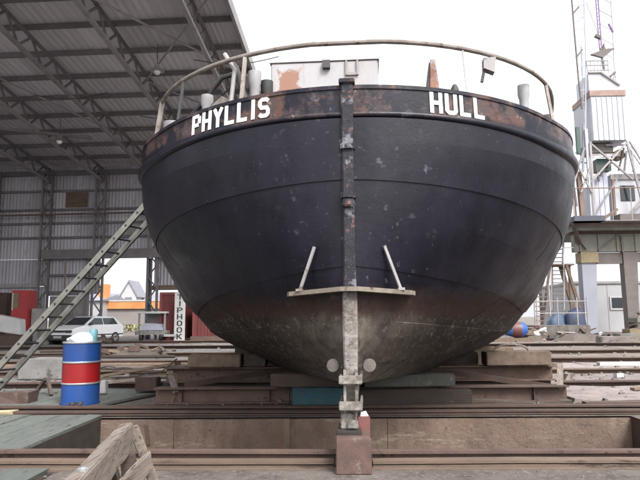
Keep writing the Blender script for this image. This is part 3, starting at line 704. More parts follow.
# bag lying on the drum
bm = bmesh.new(); bmesh.ops.create_icosphere(bm, subdivisions=3, radius=1)
rn = random.Random(2)
for v in bm.verts:
    n_ = 1 + .16 * sin(5 * v.co.x + 3 * v.co.z) * cos(4 * v.co.y) + rn.uniform(-.05, .05)
    v.co = Vector((v.co.x * .205 * n_, v.co.y * .15 * n_, max(-.04, v.co.z * .10 * n_ * (1 + .5 * v.co.x))))
me = bpy.data.meshes.new('plastic_bag'); bm.to_mesh(me); bm.free()
tag(put('plastic_bag', me, 'plastic', loc=(-3.71, 8.80, .97)), 'crumpled white plastic bag heaped on top of the drum', 'bag')
tag(MB().lathe([(0, 0), (.055, 0), (.06, .02), (.06, .15), (.04, .18), (0, .18)], (-3.54, 8.78, .937), 14).build('plastic_tub', 'cyan', smooth=True), 'pale cyan plastic tub at the right edge of the drum top', 'tub')
tag(MB().box(-3.80, -3.70, 9.75, 9.87, .08, .28).build('white_can', 'white', bevel=.01), 'small white can on the ground behind the drum', 'can')
mb = MB(); 
for k in range(9): rubble(mb, -3.62 + rn.uniform(-.13, .13), 8.50 + rn.uniform(-.02, .02), .072 + rn.uniform(0, .02), .026, rn)
tag(mb.build('rag', 'dark'), 'small dark rag heaped on the rail in front of the drum', 'rag')

# ============================================================ LADDER
la = thing('ladder', 'long weathered aluminium ladder leaning up against the left side of the barge', 'ladder', (0, 0, 0))
A = Vector((-5.45, 8.9, .03)); B_ = Vector((-2.72, 8.9, 3.15)); side = Vector((.125, .33, 0))
B2 = B_
for s_, nm in ((0, 'side_rail'), (1, 'side_rail')):
    MB().bar(A + side * s_, B2 + side * s_, .045, .085, up=(.8, -.1, -.6)).build(nm, 'ladder', la)
nr = 16
for i in range(nr):
    p = A.lerp(B2, (i + .5) / nr)
    q0 = p - side * .10; q1 = p + side * 1.14
    MB().tube([q0, q1], .016, 8).build('rung', 'dark', la)

# ============================================================ FOREGROUND TRESTLE
tr = thing('trestle', 'rough bleached timber trestle in the left foreground beside the pit', 'trestle')
def plank_between(a, b_, w_, h_, m, nm, parent, up=(0, 0, 1), jit=.006, seed=1, n=6):
    a = Vector(a); b_ = Vector(b_); d = (b_ - a).normalized(); sx = d.cross(Vector(up)).normalized(); sz = sx.cross(d).normalized()
    rn = random.Random(seed); mb = MB(); P = []; F = []
    for i in range(n + 1):
        q = a.lerp(b_, i / n)
        for u, v in ((-1, -1), (1, -1), (1, 1), (-1, 1)):
            P.append(q + sx * (u * w_ / 2 + rn.uniform(-jit, jit)) + sz * (v * h_ / 2 + rn.uniform(-jit, jit)))
    for i in range(n):
        for k in range(4): F.append((i * 4 + k, i * 4 + (k + 1) % 4, (i + 1) * 4 + (k + 1) % 4, (i + 1) * 4 + k))
    F += [(0, 1, 2, 3), tuple(n * 4 + k for k in (3, 2, 1, 0))]
    mb.add(P, F); return mb.build(nm, m, parent, bevel=.008)
beam = plank_between((-1.54, 4.50, .40), (-1.27, 2.95, .385), .085, .20, 'timber_pale', 'beam', tr, seed=3)
plank_between((-1.50, 4.53, .47), (-1.33, 4.60, -.02), .07, .05, 'timber_pale', 'leg', tr, up=(0, 1, 0), seed=4, n=3)
plank_between((-1.56, 4.40, .42), (-1.80, 4.35, -.02), .10, .05, 'timber_grey', 'leg', tr, up=(0, 1, 0), seed=5, n=3)
plank_between((-1.44, 3.9, .32), (-1.48, 4.25, -.02), .10, .06, 'timber_dark', 'leg', tr, up=(0, 1, 0), seed=6, n=3)
plank_between((-1.27, 3.1, .3), (-1.10, 3.1, -.02), .10, .05, 'timber_grey', 'leg', tr, up=(0, 1, 0), seed=7, n=3)
plank_between((-1.50, 4.42, .30), (-1.47, 4.47, -.02), .11, .05, 'timber_grey', 'leg', tr, up=(0, 1, 0), seed=8, n=3)
plank_between((-1.36, 4.50, .235), (-1.42, 3.55, .10), .03, .15, 'timber_pale', 'side_board', tr, seed=9)
MB().lathe([(0, 0), (.03, 0), (.03, .012), (.014, .02), (0, .02)], (-1.30, 3.16, .486), 8).build('bolt', 'silver', beam)
# litter in the pit
tag(MB().lathe([(0, -.05), (.06, -.04), (.09, 0), (.07, .035), (0, .05)], (-2.55, 5.95, PD + .38), 12).build('float', 'plastic', smooth=True), 'small white float lying on the ledge by the green boards in the pit', 'float')
MB().box(PX0, PX0 + .75, 5.62, 6.35, PD, PD + .33).build('pit_ledge', 'green_board', kind='structure')
bm = bmesh.new(); bmesh.ops.create_grid(bm, x_segments=14, y_segments=6, size=1)
for v in bm.verts: v.co = Vector((v.co.x * .34, v.co.y * .13, rn.uniform(0, .05)))
me = bpy.data.meshes.new('plastic_sheet'); bm.to_mesh(me); bm.free()
tag(put('plastic_sheet', me, 'plastic', loc=(3.25, 7.55, PD + .12)), 'crumpled white plastic sheet at the right end of the pit', 'plastic sheet')
tag(rough_box(-5.2, -4.25, 7.95, 8.15, .03, .065, .012, 61, 4).build('cardboard', 'card'), 'sandy cardboard sheet at the left edge on the green boards', 'cardboard')
tag(rough_box(-5.9, -4.55, 7.5, 7.94, .034, .05, .012, 62, 4).build('cardboard', 'card'), 'flatter sandy cardboard sheet nearer on the green boards', 'cardboard')
# hoses and small litter at left
tag(MB().tube([(-5.3 + .65 * cos(a), 9.25 + .25 * sin(a), .09) for a in [i * .3 for i in range(20)]], .02, 6).build('hose', 'rustlight'), 'coiled rusty hose on the ground at the ladder foot', 'hose')
tag(rough_box(-5.05, -4.5, 8.85, 9.15, .0, .20, .02, 63).build('rusty_block', 'block'), 'red rusty block on the ground between the ladder foot and the drum', 'block')
tag(MB().box(-6.5, -5.55, 12.3, 13.2, .04, .45).build('concrete_block', 'concrete', bevel=.03), 'pale grey concrete block behind the ladder, left of the drum', 'concrete block')
tag(MB().bar((-5.0, 10.1, .06), (-4.75, 9.9, .3), .05).bar((-4.72, 9.9, .3), (-4.55, 9.7, .06), .05).build('bent_bar', 'timber_grey'), 'small bent wooden bar between the ladder and the drum', 'bar')
st_ = MB(); rn = random.Random(9)
for k in range(900):
    x = rn.uniform(-9, 12); y = rn.choice((rn.uniform(9.0, 16), rn.uniform(10, 30)))
    rubble(st_, x, y, .03, rn.uniform(.008, .035) * (1 + y / 30), rn)
for k in range(700): rubble(st_, rn.uniform(-4, 5), rn.uniform(4.3, 5.22), 0.004, rn.uniform(.002, .010) * rn.uniform(.5, 1.3), rn)
for k in range(160): rubble(st_, rn.uniform(-3, 3.7), rn.uniform(5.34, 5.41), 0.0, rn.uniform(.004, .014), rn)
for k in range(200): rubble(st_, rn.uniform(-5, 5), rn.uniform(8.1, 9.0), .004, rn.uniform(.006, .02), rn)
st_.build('gravel', 'stone', kind='stuff')
for i, (x, y, s_, m, lab) in enumerate(((-3.0, 10.9, .11, 'dark', 'dark lump of scrap between the drum and the cradle'), (5.2, 14.6, .12, 'pale', 'white block on the pale slab right of the barge'),
     (5.6, 12.3, .08, 'plastic', 'small white lump on the pale slab near the right brace'), (4.45, 11.8, .12, 'pale', 'whitish concrete lump next to the cradle end at right'))):
    mb = MB(); rubble(mb, x, y, .04, s_, random.Random(i)); tag(mb.build('lump', m), lab, 'lump')
tag(MB().box(6.4, 9.2, 15.0, 15.2, .04, .13).build('white_plank', 'white'), 'long white painted plank lying on the pale slabs at right', 'plank')
rn = random.Random(77)
for k in range(7):
    x0 = rn.uniform(-5.6, -3.6); y0 = rn.uniform(10.9, 13.5); z0 = .19 if k % 2 else .12; pts = []
    for i in range(14): pts.append((x0 + i * .2, y0 + .25 * sin(i * .7 + k) + rn.uniform(-.04, .04), z0 + rn.uniform(0, .07)))
    tag(MB().tube(pts, .011, 5).build('cable', rn.choice(['dark', 'rustdark'])), 'thin dark cable snaking over the slabs between the drum and the cradle', 'cable', 'loose cables on the slabs')
for k, (x0, y0, lab) in enumerate(((-5.2, 11.3, 'splintered short board just left behind the drum'), (-4.2, 12.6, 'splintered short board between the drum and the timber block'), (-2.9, 13.4, 'splintered short board near the left bilge of the barge'), (4.8, 10.1, 'splintered short board on the pale slab right of the cradle'), (6.8, 11.9, 'splintered short board near the right edge on the pale slab'))):
    a = rn.uniform(-.5, .5); tag(MB().bar((x0, y0, .07), (x0 + cos(a) * .8, y0 + sin(a) * .8, .12), .11, .035).build('board', rn.choice(['timber', 'timber_grey', 'timber_dark'])), lab, 'board', 'splintered boards')
# extra long timbers / pipes lying across left middle
for i, (x0, x1, y, m, lab) in enumerate(((-9, -4.4, 14.3, 'timber_grey', 'grey pole lying across the slabs behind the drum'), (-12, -5, 18.5, 'timber_dark', 'dark pole lying left of the ladder in the middle distance'),
     (-8.4, -2.8, 15.2, 'timber', 'brown pole lying across the slabs toward the barge'), (-11, -6, 22.4, 'timber_grey', 'grey pole lying in front of the white car'))):
    tag(MB().tube([(x0, y, .10), ((x0 + x1) / 2, y + .12, .12), (x1, y + .3, .10)], .055, 7).build('pole', m), lab, 'pole', 'poles lying on the slabs')

# ============================================================ SHED
SH = thing('shed', 'tall open steel shed with corrugated roof on lattice trusses and sheeted back wall', 'building', (0, 0, 0), R(-2.5))
YB, ZB, SL = 38.0, 11.25, .105
def rz_(y): return ZB + (YB - y) * SL
COLX = [-31.3 + 3.6 * i for i in range(8)]       # last -6.1
EDGE = -4.85
PY = [37.9] + [36 - 2 * i for i in range(15)]     # purlins down to 8
# corrugated roof sheets : one mesh shared
def corr(wd, ln, pitch, amp, name):
    mb = MB(); n = int(wd / pitch) * 2; P = []; F = []
    for i in range(n + 1):
        x = wd * i / n; z = amp * (1 if i % 2 else -1)
        P += [(x, 0, z), (x, ln, z)]
    for i in range(n): F.append((2 * i, 2 * i + 2, 2 * i + 3, 2 * i + 1))
    mb.add(P, F); return mb.mesh(name)
rs = corr(1.8, 2.06, .3, .022, 'roof_sheet')
ang = math.atan(-SL)
for cx in [COLX[0] - 3.6] + COLX:
    for half in (0, 1):
        x0 = cx + half * 1.8
        if x0 > EDGE - .3: continue
        wd = min(1.8, EDGE - x0) / 1.8
        for y in PY[1:]:
            o = put('roof_sheet', rs, 'sheet', SH, (x0, y, rz_(y) + .16 + random.uniform(0, .01))); o.rotation_euler = (ang, 0, 0); o.scale = (wd * 1.03, 1, 1)
for y in PY:
    big = abs(y - 20) < .1
    mb = MB().box(COLX[0] - 3.6, EDGE - .02, y - .05, y + .05, rz_(y) - (.18 if big else .08), rz_(y) + .12)
    if big: mb.box(COLX[0] - 3.6, EDGE - .02, y - .14, y + .14, rz_(y) - .2, rz_(y) - .181)
    mb.build('purlin', 'shedsteel', SH)
# verge beam
MB().hexa([(EDGE, 8, rz_(8) - .2), (EDGE + .12, 8, rz_(8) - .2), (EDGE + .12, 38, rz_(38) - .2), (EDGE, 38, rz_(38) - .2), (EDGE, 8, rz_(8) + .25), (EDGE + .12, 8, rz_(8) + .25), (EDGE + .12, 38, rz_(38) + .25), (EDGE, 38, rz_(38) + .25)]).build('verge_beam', 'shedpale', SH)
# trusses : bottom chord, zigzag web (top chord hidden between purlins)
def truss(x):
    hgt = 1.0
    MB().bar((x, 8, rz_(8) - hgt), (x, 37.6, rz_(37.6) - hgt), .16, .14).build('bottom_chord', 'shedpale', SH)
    MB().bar((x, 8, rz_(8) - .16), (x, 37.6, rz_(37.6) - .16), .12, .12).build('top_chord', 'shedsteel', SH)
    y = 8.0; k = 0; wb = MB()
    while y < 37:
        a = (x, y, rz_(y) - (hgt if k % 2 else .16)); b = (x, y + .9, rz_(y + .9) - (.16 if k % 2 else hgt))
        MB().bar(a, b, .07, .09).build('web_member', 'shedsteel', SH) if y > 17 else wb.bar(a, b, .07, .09)
        y += .9; k += 1
for cx in COLX: truss(cx)
# roof cross bracing
for a, b in (((-9.7, 19.6), (-5.0, 25.8)), ((-5.0, 19.6), (-9.7, 25.8)), ((-9.7, 26), (-5.0, 32)), ((-16.9, 24), (-13.3, 32))):
    MB().tube([(a[0], a[1], rz_(a[1]) - .35), (b[0], b[1], rz_(b[1]) - .35)], .045, 6).build('wind_brace', 'shedpale', SH)
MB().bar((-24, 27.0, rz_(27) - 1.05), (-14.4, 30.5, rz_(30) - 1.1), .12, .16).build('tie_beam', 'shedsteel', SH)
# eaves beam, girts, columns
GZ = [9.7, 8.45, 7.55, 6.6]
for z in GZ: MB().box(COLX[0] - 3.6, EDGE, YB - .42, YB - .32, z - .07, z + .07).build('girt', 'shedsteel', SH)
MB().box(COLX[0] - 3.6, EDGE, YB - .45, YB - .31, ZB - .5, ZB - .18).build('eaves_beam', 'shedsteel', SH)
MB().box(-20.6, EDGE, YB - .85, YB - .62, 5.15, 5.75).build('crane_beam', 'shedsteel', SH)
MB().box(COLX[0] - 3.6, -20.9, YB - .5, YB - .31, 3.35, 3.6).build('girt', 'shedpale', SH)
MB().box(-20.2, -17.7, YB - .5, YB - .31, 2.8, 3.1).build('girt', 'shedsteel', SH)
MB().box(-20.2, -17.7, YB - .5, YB - .31, 4.05, 4.2).build('girt', 'shedsteel', SH)
def column(x, m='shedsteel'):
    for dx in (-.32, .32):
        MB().bar((x + dx, YB - .6, 0), (x + dx, YB - .6, ZB - .4), .13, .14).build('column_leg', m, SH)
    z = .2; k = 0
    while z < ZB - 1.2:
        MB().bar((x - .28 if k % 2 else x + .28, YB - .6, z), (x + .28 if k % 2 else x - .28, YB - .6, z + .75), .06, .08).build('column_lacing', m, SH)
        z += .75; k += 1
for cx in COLX[2:]: column(cx + .0)
# wall sheets
def wallmesh(wd, ht):
    mb = MB(); n = max(4, int(wd / .22) * 2); P = []; F = []
    for i in range(n + 1):
        x = wd * i / n; y = .03 * (1 if i % 2 else -1); P += [(x, y, 0), (x, y, ht)]
    for i in range(n): F.append((2 * i, 2 * i + 2, 2 * i + 3, 2 * i + 1))
    mb.add(P, F); return mb.mesh('wall_sheet')
levels = [5.2, 6.6, 7.55, 8.45, 9.7, 11.3]
wm = {}
def wsheet(x0, x1, z0, z1):
    k = (round(x1 - x0, 3), round(z1 - z0, 3))
    if k not in wm: wm[k] = wallmesh(*k)
    put('wall_sheet', wm[k], 'wallsheet', SH, (x0, YB - .25 + random.uniform(-.008, .008), z0))
xs = [COLX[0] - 3.6 + 1.8 * i for i in range(17)]
for x0 in xs:
    if x0 > EDGE - .3: continue
    x1 = min(x0 + 1.83, EDGE)
    for z0, z1 in zip(levels, levels[1:]): wsheet(x0, x1, z0, z1 + .03)
    if x0 < -20.6: wsheet(x0, x1, 3.45, 5.19); wsheet(x0, x1, .05, 3.42)  # lowest row added across the left opening so it reads dark
    elif x0 < -18.5: wsheet(x0, x1, 2.9, 5.19)
    elif x0 > -13.5: wsheet(x0, x1, 3.3, 5.19)
wsheet(-18.9, -17.75, 2.9, 5.19)
for k in range(3): MB().box(-20.15 + k * .8, -19.37 + k * .8, YB - .3, YB - .22, .05, 2.78).build('sliding_door_panel', 'shedpale', SH)
MB().box(-17.72, -17.55, YB - .5, YB - .2, 0, 5.15).build('door_jamb', 'shedsteel', SH)
MB().box(-13.65, -13.45, YB - .5, YB - .2, 0, 5.15).build('door_jamb', 'slate', SH)
MB().box(-13.5, -9, YB - .5, YB - .3, 3.1, 3.4).build('girt', 'rustlight', SH)
MB().tube([(-18.9, YB - .9, 4.9), (-18.85, YB - .9, 1.0)], .07, 7).build('downpipe', 'timber_pale', SH)
# unseen side wall far left, added to darken the shed interior
for i in range(15):
    MB().box(COLX[0] - 3.7, COLX[0] - 3.62, 8 + 2 * i + .01, 10 + 2 * i - .01, 0, rz_(9 + 2 * i)).build('side_panel', 'wallsheet', SH)
MB().tube([(-30, YB - .95, 8.0), (-6, YB - .95, 8.1)], .06, 7).build('conduit', 'timber_grey', SH)
for (x, z, w_, h_, m) in ((-19.4, 8.6, 1.5, 1.0, 'rustlight'), (-15.6, 6.7, 1.7, .8, 'shedpale'), (-26.2, 6.9, 1.7, 1.4, 'shedpale'), (-10.9, 5.4, 1.2, 1.0, 'rustlight')):
    MB().box(x, x + w_, YB - .31, YB - .295, z, z + h_).build('patch_sheet', m, SH)
for k in range(4):
    x = -19 + k * 4.1; y = 23 + 2.5 * (k % 3); pts = [(x + .5 * i, y, rz_(y) - 1.05 - .25 * sin(pi * i / 7)) for i in range(8)]
    MB().tube(pts, .02, 5).build('hanging_cable', 'dark', SH)
# hanging lamps
for (x, y, z, lab) in ((-7.42, 24, 11.62, 'pendant shed lamp nearer the roof edge above the barge'), (-14.3, 30, 10.5, 'pendant shed lamp deeper inside, left of the ladder top')):
    L = thing('hanging_lamp', lab, 'lamp', (x, y, z), 0, 'shed lamps')
    MB().lathe([(.03, .34), (.10, .30), (.14, .16), (.30, .04), (.31, .02), (.26, .02)], (0, 0, 0), 16).build('lamp_shade', 'shedpale', L, smooth=True)
    MB().lathe([(0, -.16), (.10, -.12), (.15, -.02), (.12, .04), (0, .05)], (0, 0, 0), 12).build('lamp_bulb', 'bulb', L, smooth=True)
    MB().tube([(0, 0, .3), (0, 0, 1.2)], .015, 5).build('cord', 'dark', L)

# ============================================================ YARD BEYOND THE DOOR
# car --------------------------------------------------------------
car = thing('parked_car', 'small white hatchback parked facing the yard in front of the shed doorway', 'car', (-12.85, 31.0, .03), R(-21 + 0))
# local: front toward -y, width x
def car_body():
    prof = [(-1.85, .32), (-1.88, .55), (-1.80, .74), (-1.62, .82), (-.95, .93), (-.90, .95), (1.82, .98), (1.86, .62), (1.80, .30)]
    n = len(prof); P = []; F = []
    xsn = [(-.80, .0), (-.83, 1), (.83, 1), (.80, 0)]
    for xx, k in ((-.77, .96), (-.83, 1.0), (.83, 1.0), (.77, .96)):
        for y, z in prof: P.append((xx, y * (k if abs(xx) < .8 else 1), .3 + (z - .3) * (1 if abs(xx) > .8 else 1.02) if True else z))
    mb = MB()
    pts = [(-.76, 1.0), (-.83, .985), (.83, .985), (.76, 1.0)]
    P = []
    for i, xx in enumerate((-.78, -.83, .83, .78)):
        pass
    poly = prof
    mb.prism(poly, -.82, .82, 'x'); return mb
car_body().build('body', 'carpaint', car, smooth=True, bevel=.05)
cab = MB(); lo = [(-.98, .93), (-.25, 1.36), (-.05, 1.40), (1.15, 1.38), (1.35, 1.33), (1.80, .95)]
P = [(-.78 if z < 1 else -.64, y, z) for y, z in lo] + [(.78 if z < 1 else .64, y, z) for y, z in lo]; n = 6
cab.add(P, [tuple(range(n)), tuple(range(2 * n - 1, n - 1, -1))] + [(i, i + n, (i + 1) % n + n, (i + 1) % n) for i in range(n)])
cab.build('cabin', 'carpaint', car, smooth=True, bevel=.03)
MB().hexa([(-.66, -.93, .975), (.66, -.93, .975), (.66, -.90, .975), (-.66, -.90, .975), (-.57, -.31, 1.345), (.57, -.31, 1.345), (.57, -.28, 1.33), (-.57, -.28, 1.33)]).build('windscreen', 'glass', car)
for s_ in (-1, 1):
    def sidewin(y0, y1, y2, y3, nm):
        x0_, x1_ = .772 * s_, .655 * s_
        MB().hexa([(x0_, y0, .98), (x0_, y1, .98), (x0_ * .95, y1, .98), (x0_ * .95, y0, .98), (x1_ + .012 * s_, y2, 1.31), (x1_ + .012 * s_, y3, 1.31), (x1_ * .9, y3, 1.31), (x1_ * .9, y2, 1.31)]).build(nm, 'glass', car)
    sidewin(-.78, .32, -.22, .30, 'side_window'); sidewin(.38, 1.42, .36, 1.18, 'side_window')
    MB().box(.821 * s_ if s_ > 0 else -.826, .826 * s_ if s_ > 0 else -.821, -1.75, 1.78, .44, .50).build('side_moulding', 'dark', car)
    MB().box(min(.80 * s_, .95 * s_), max(.80 * s_, .95 * s_), -.72, -.60, .96, 1.06).build('door_mirror', 'dark', car)
    for yw in (-1.22, 1.18):
        wl_ = MB().lathe([(0, -.09), (.22, -.09), (.29, -.07), (.30, 0), (.29, .07), (.22, .09), (0, .09)], (s_ * .76, yw, .29), 20, 'x').build('wheel', 'rubber', car, smooth=True)
        MB().lathe([(0, -.02), (.15, -.02), (.18, 0), (.15, .02), (0, .03)], (s_ * .85, yw, .29), 16, 'x').build('hubcap', 'silver', wl_)
    MB().box(min(s_ * .45, s_ * .78), max(s_ * .45, s_ * .78), -1.885, -1.80, .60, .73).build('headlight', 'glass', car)
MB().box(-.80, .80, -1.93, -1.80, .24, .50).build('bumper', 'dark', car, bevel=.02)
MB().box(-.40, .40, -1.90, -1.82, .62, .72).build('grille', 'dark', car)
MB().box(-.26, .26, -1.94, -1.93, .34, .45).build('number_plate', 'white', car)

# containers -------------------------------------------------------
def container(name, lab, x, y, wd, ln, ht, rz, m='container', ctag='container'):
    t_ = thing(name, lab, ctag, (x, y, .03), rz, 'maroon containers')
    for (X, Y) in ((0, 0), (wd - .14, 0), (0, ln - .14), (wd - .14, ln - .14)): MB().box(X, X + .14, Y, Y + .14, 0, ht).build('corner_post', m, t_)
    MB().box(.141, wd - .141, 0.0, .12, ht - .14, ht).box(.141, wd - .141, 0, .12, 0, .16).build('end_frame', m, t_)
    n = 10; P = []; F = []
    for i in range(n + 1):
        for k, (u, dd) in enumerate(((0, .03), (.35, .03), (.5, .09), (.85, .09))):
            x_ = .14 + (wd - .28) * min(1, (i + u) / (n + 1)); P += [(x_, dd, .16), (x_, dd, ht - .14)]
    for i in range(len(P) // 2 - 1): F.append((2 * i, 2 * i + 2, 2 * i + 3, 2 * i + 1))
    mb = MB(); mb.add(P, F); mb.build('end_panel', m, t_)
    for X in (.03, wd - .06): 
        P = []; F = []
        n2 = 40
        for i in range(n2): P += [(X + (.03 if (i // 2) % 2 else 0), .14 + (ln - .28) * i / (n2 - 1), .1), (X + (.03 if (i // 2) % 2 else 0), .14 + (ln - .28) * i / (n2 - 1), ht - .1)]
        for i in range(n2 - 1): F.append((2 * i, 2 * i + 2, 2 * i + 3, 2 * i + 1))
        mb = MB(); mb.add(P, F); mb.build('side_panel', m, t_)
    MB().box(.02, wd - .02, .02, ln - .02, ht - .05, ht - .01).build('roof_panel', m, t_)
    return t_
c1 = container('container', 'maroon shipping container beside the doorway, left of the TIPHOOK board', -10.05, 34.2, 1.35, 6, 2.75, R(-2))
c2 = container('container', 'maroon shipping container right of the TIPHOOK board, partly hidden by the hull', -8.1, 34.0, 2.4, 6, 2.6, R(-2))
sg = MB().box(-.30, .30, 0, .06, 0, 2.68).build('sign_board', 'white', loc=(-8.72, 33.6, .05), rz=R(-2))
tag(sg, 'tall white board with TIPHOOK in dark letters reading downward', 'sign')
for i, ch in enumerate('TIPHOOK'):
    def fn(u, v, dd, i=i): return (-.16 + .32 * u, -.004 - dd, 2.58 - .365 * i - .30 + .30 * v / 1.6)
    glyph(ch, fn, .26).build('letter', 'dark', sg)
# flatbed trailer / workbench frame
tl = thing('hand_trailer', 'grey-white steel framed trailer with a slanting panel standing by the doorway', 'trailer', (-10.35, 33.8, .03), R(-2))
for X in (-.78, .70):
    for Y in (0, 1.4): MB().box(X, X + .09, Y, Y + .09, .35, 1.55).build('upright', 'shedpale', tl)
MB().box(-.85, .85, -.05, 1.55, 1.55, 1.66).build('top_frame', 'white', tl)
MB().box(-.92, .92, -.08, 1.58, .36, .60).build('bed', 'concrete', tl)
MB().hexa([(-.65, -.02, .62), (.66, -.02, .62), (.66, .3, .62), (-.65, .3, .62), (-.60, .35, 1.02), (.62, .35, .95), (.62, .5, .95), (-.60, .5, 1.02)]).build('slanted_panel', 'lilac', tl)
MB().box(-.66, .66, 1.2, 1.3, .8, 1.54).build('back_panel', 'shedpale', tl)
for X in (-.6, .55):
    MB().lathe([(0, -.08), (.2, -.08), (.24, 0), (.2, .08), (0, .08)], (X, .1, .24), 16, 'x').build('wheel', 'rubber', tl, smooth=True)
tag(MB().box(-.35, .35, 0, .4, 0, .12).build('tow_plate', 'shedpale', loc=(-9.15, 33.3, .3), rz=R(35)), 'tilted grey plate lying against the foot of the TIPHOOK board', 'plate')
bpy.context.view_layer.update()
# low wooden pallet line at containers' foot
tag(MB().box(-8.0, -5.5, 33.2, 33.5, .04, .30).build('sleeper', 'rust'), 'rusty sleeper lying before the right-hand container', 'sleeper')
# red machine left
rc = thing('red_cabinet', 'red steel cabinet with a yellow and white notice at the left edge under the shed', 'cabinet', (-18.2, 34.4, .03))
MB().box(-.55, .45, 0, 1, 0, 2.95).build('case', 'redpaint', rc, bevel=.03)
MB().box(-.42, -.12, -.03, -.002, 1.9, 2.8).build('notice', 'yellow', rc)
MB().box(-.50, -.43, -.03, -.002, 1.8, 2.8).build('notice_edge', 'white', rc)
MB().box(.5, 1.1, .3, 1.0, 0, 1.9).build('side_box', 'shedpale', rc, bevel=.02)
MB().box(-.5, .4, -.6, -.1, 0, .95).build('step_box', 'block', rc, bevel=.03)
b = MB().box(-1.0, 0, 0, 1.2, 0, 2.9).build('stacked_container', 'rustdark', loc=(-19.9, 36, .03)); tag(b, 'dark brown container side behind the red cabinet at the far left', 'container')
wbx = thing('white_crate', 'white crate tilted on rusty scrap at the far left edge', 'crate', (-15.9, 29.0, .0), R(8))
MB().hexa([(-.6, 0, .75), (.62, 0, .55), (.62, .7, .55), (-.6, .7, .75), (-.6, 0, 1.55), (.55, 0, 1.30), (.55, .7, 1.30), (-.6, .7, 1.55)]).build('crate_body', 'white', wbx, bevel=.02)
MB().box(-.7, .9, .0, .8, .0, .54).build('crate_stand', 'rustdark', wbx)
tag(MB().box(-14.7, -14.1, 29.5, 30, .03, .75).build('metal_box', 'stone', bevel=.03), 'small grey box right of the white crate', 'box')
# scrap items
rn = random.Random(21)
def scrap_heap(name, lab, cx, cy, wd, dp, ht, n, mats, cat='scrap heap'):
    t_ = thing(name, lab, cat, (cx, cy, .03))
    for k in range(n):
        x_ = rn.uniform(-wd / 2, wd / 2); y_ = rn.uniform(-dp / 2, dp / 2); z_ = rn.uniform(.02, ht * (1 - abs(2 * x_ / wd) ** 2 * .6))
        m = rn.choice(mats); a = rn.uniform(0, pi); L = rn.uniform(.2, .9); tl_ = rn.uniform(-.35, .35)
        if rn.random() < .6:
            q = Vector((cos(a) * L / 2, sin(a) * L / 2, tl_ * L / 2)); c = Vector((x_, y_, z_ * .8 + .08))
            if c.z - abs(q.z) < .02: c.z = abs(q.z) + .04
            MB().bar(c - q, c + q, rn.uniform(.05, .14), rn.uniform(.03, .1)).build('scrap_bar', m, t_)
        else:
            mb = MB(); rubble(mb, x_, y_, z_ * .5, rn.uniform(.10, .22), rn); mb.build('scrap_lump', m, t_)
    MB().lathe([(wd * .5, 0), (wd * .38, ht * .3), (wd * .2, ht * .5), (0.01, ht * .55)], (0, 0, 0), 9).build('heap_base', 'dirt', t_)
sm_ = ['rust', 'rustdark', 'timber_grey', 'concrete', 'stone', 'dark', 'timber']
scrap_heap('scrap_heap', 'heap of rusty scrap between the ladder and the white car', -12.6, 30.5, 2.2, 1, .7, 26, sm_)
scrap_heap('scrap_heap', 'heap of scrap at the foot of the crane portal leg', 18.0, 35.0, 3.0, 1.2, 1.1, 34, sm_ + ['pale'])
scrap_heap('scrap_heap', 'low scrap heap below the steel stairs', 12.4, 31.5, 3.2, 1, .7, 30, sm_ + ['white', 'pale'])
scrap_heap('scrap_heap', 'low pinkish heap right of the striped buoy', 9.7, 30.5, 1.4, .8, .9, 20, ['pinkred', 'pale', 'stone', 'timber', 'white'])
scrap_heap('scrap_heap', 'scrap heap at the right edge of the yard', 16.6, 27, 3.2, 1.2, .8, 34, sm_ + ['pale', 'greenp', 'tarp'])
scrap_heap('scrap_heap', 'small heap of planks behind the drum', -6.6, 20.2, 2.2, 1, .4, 16, sm_)
# houses beyond ----------------------------------------------------
def roofed(name, lab, x0, x1, y0, y1, eave, ridge, m='render'):
    t_ = thing(name, lab, 'house', ((x0 + x1) / 2, y0, 0)); w2 = (x1 - x0) / 2; dp = y1 - y0
    MB().box(-w2, w2, 0, dp, 0, eave).build('wall', m, t_)
    rf = MB().prism([(-.3, eave - .05), (dp + .3, eave - .05), (dp / 2, ridge)], -w2 - .2, w2 + .2, 'x').build('roof', 'slates', t_)
    return t_, rf, w2
h, rf, w2 = roofed('house', 'pale house with a pointed dormer and grey slate roof seen through the shed doorway', -31.5, -20, 80, 88, 3.2, 4.9)
dm = MB().prism([(-1.05, 2.9), (1.05, 2.9), (1.05, 4.4), (0, 6.2), (-1.05, 4.4)], -.6, 3.4, 'y').build('dormer', 'render', h, loc=(-1.75, 0, 0))
MB().box(-.45, .45, -.66, -.601, 3.1, 4.2).build('dormer_window', 'slates', h, loc=(-1.75, 0, 0))
MB().prism([(-1.35, 4.2), (-1.2, 4.15), (0, 6.2), (1.2, 4.15), (1.35, 4.2), (0, 6.5)], -.75, 3.4, 'y').build('dormer_roof', 'slates', h, loc=(-1.75, 0, 0))
for X in (-4.6, 2.0, 4.5): MB().box(X - .5, X + .5, -.06, -.001, 1.2, 2.6).build('window', 'glass', h)
gh, rf, w2 = roofed('house', 'white gabled house with an orange chimney left of the doorway view', -27.5, -23.6, 60, 68, 3.2, 3.9)
gb = MB().prism([(-1.95, 3.2), (1.95, 3.2), (0, 5.4)], -.05, .2, 'y').build('gable', 'lilac', gh)
MB().box(.9, 2.0, 1.5, 2.4, 3.0, 4.9).build('chimney', 'orangep', gh)
sh_ = thing('shop_front', 'grey-brown shop wall with an orange and yellow fascia beyond the doorway', 'shop', (-20.3, 62, 0))
MB().box(-3.6, 5, 0, 5, 0, 2.35).build('wall', 'brownwall', sh_)
MB().box(-3.7, 5.1, -.25, -.01, 2.36, 3.1).build('fascia', 'orangep', sh_)
MB().box(-3.7, 5.1, -.3, 5, 3.105, 3.25).build('parapet', 'white', sh_)
fw = MB()
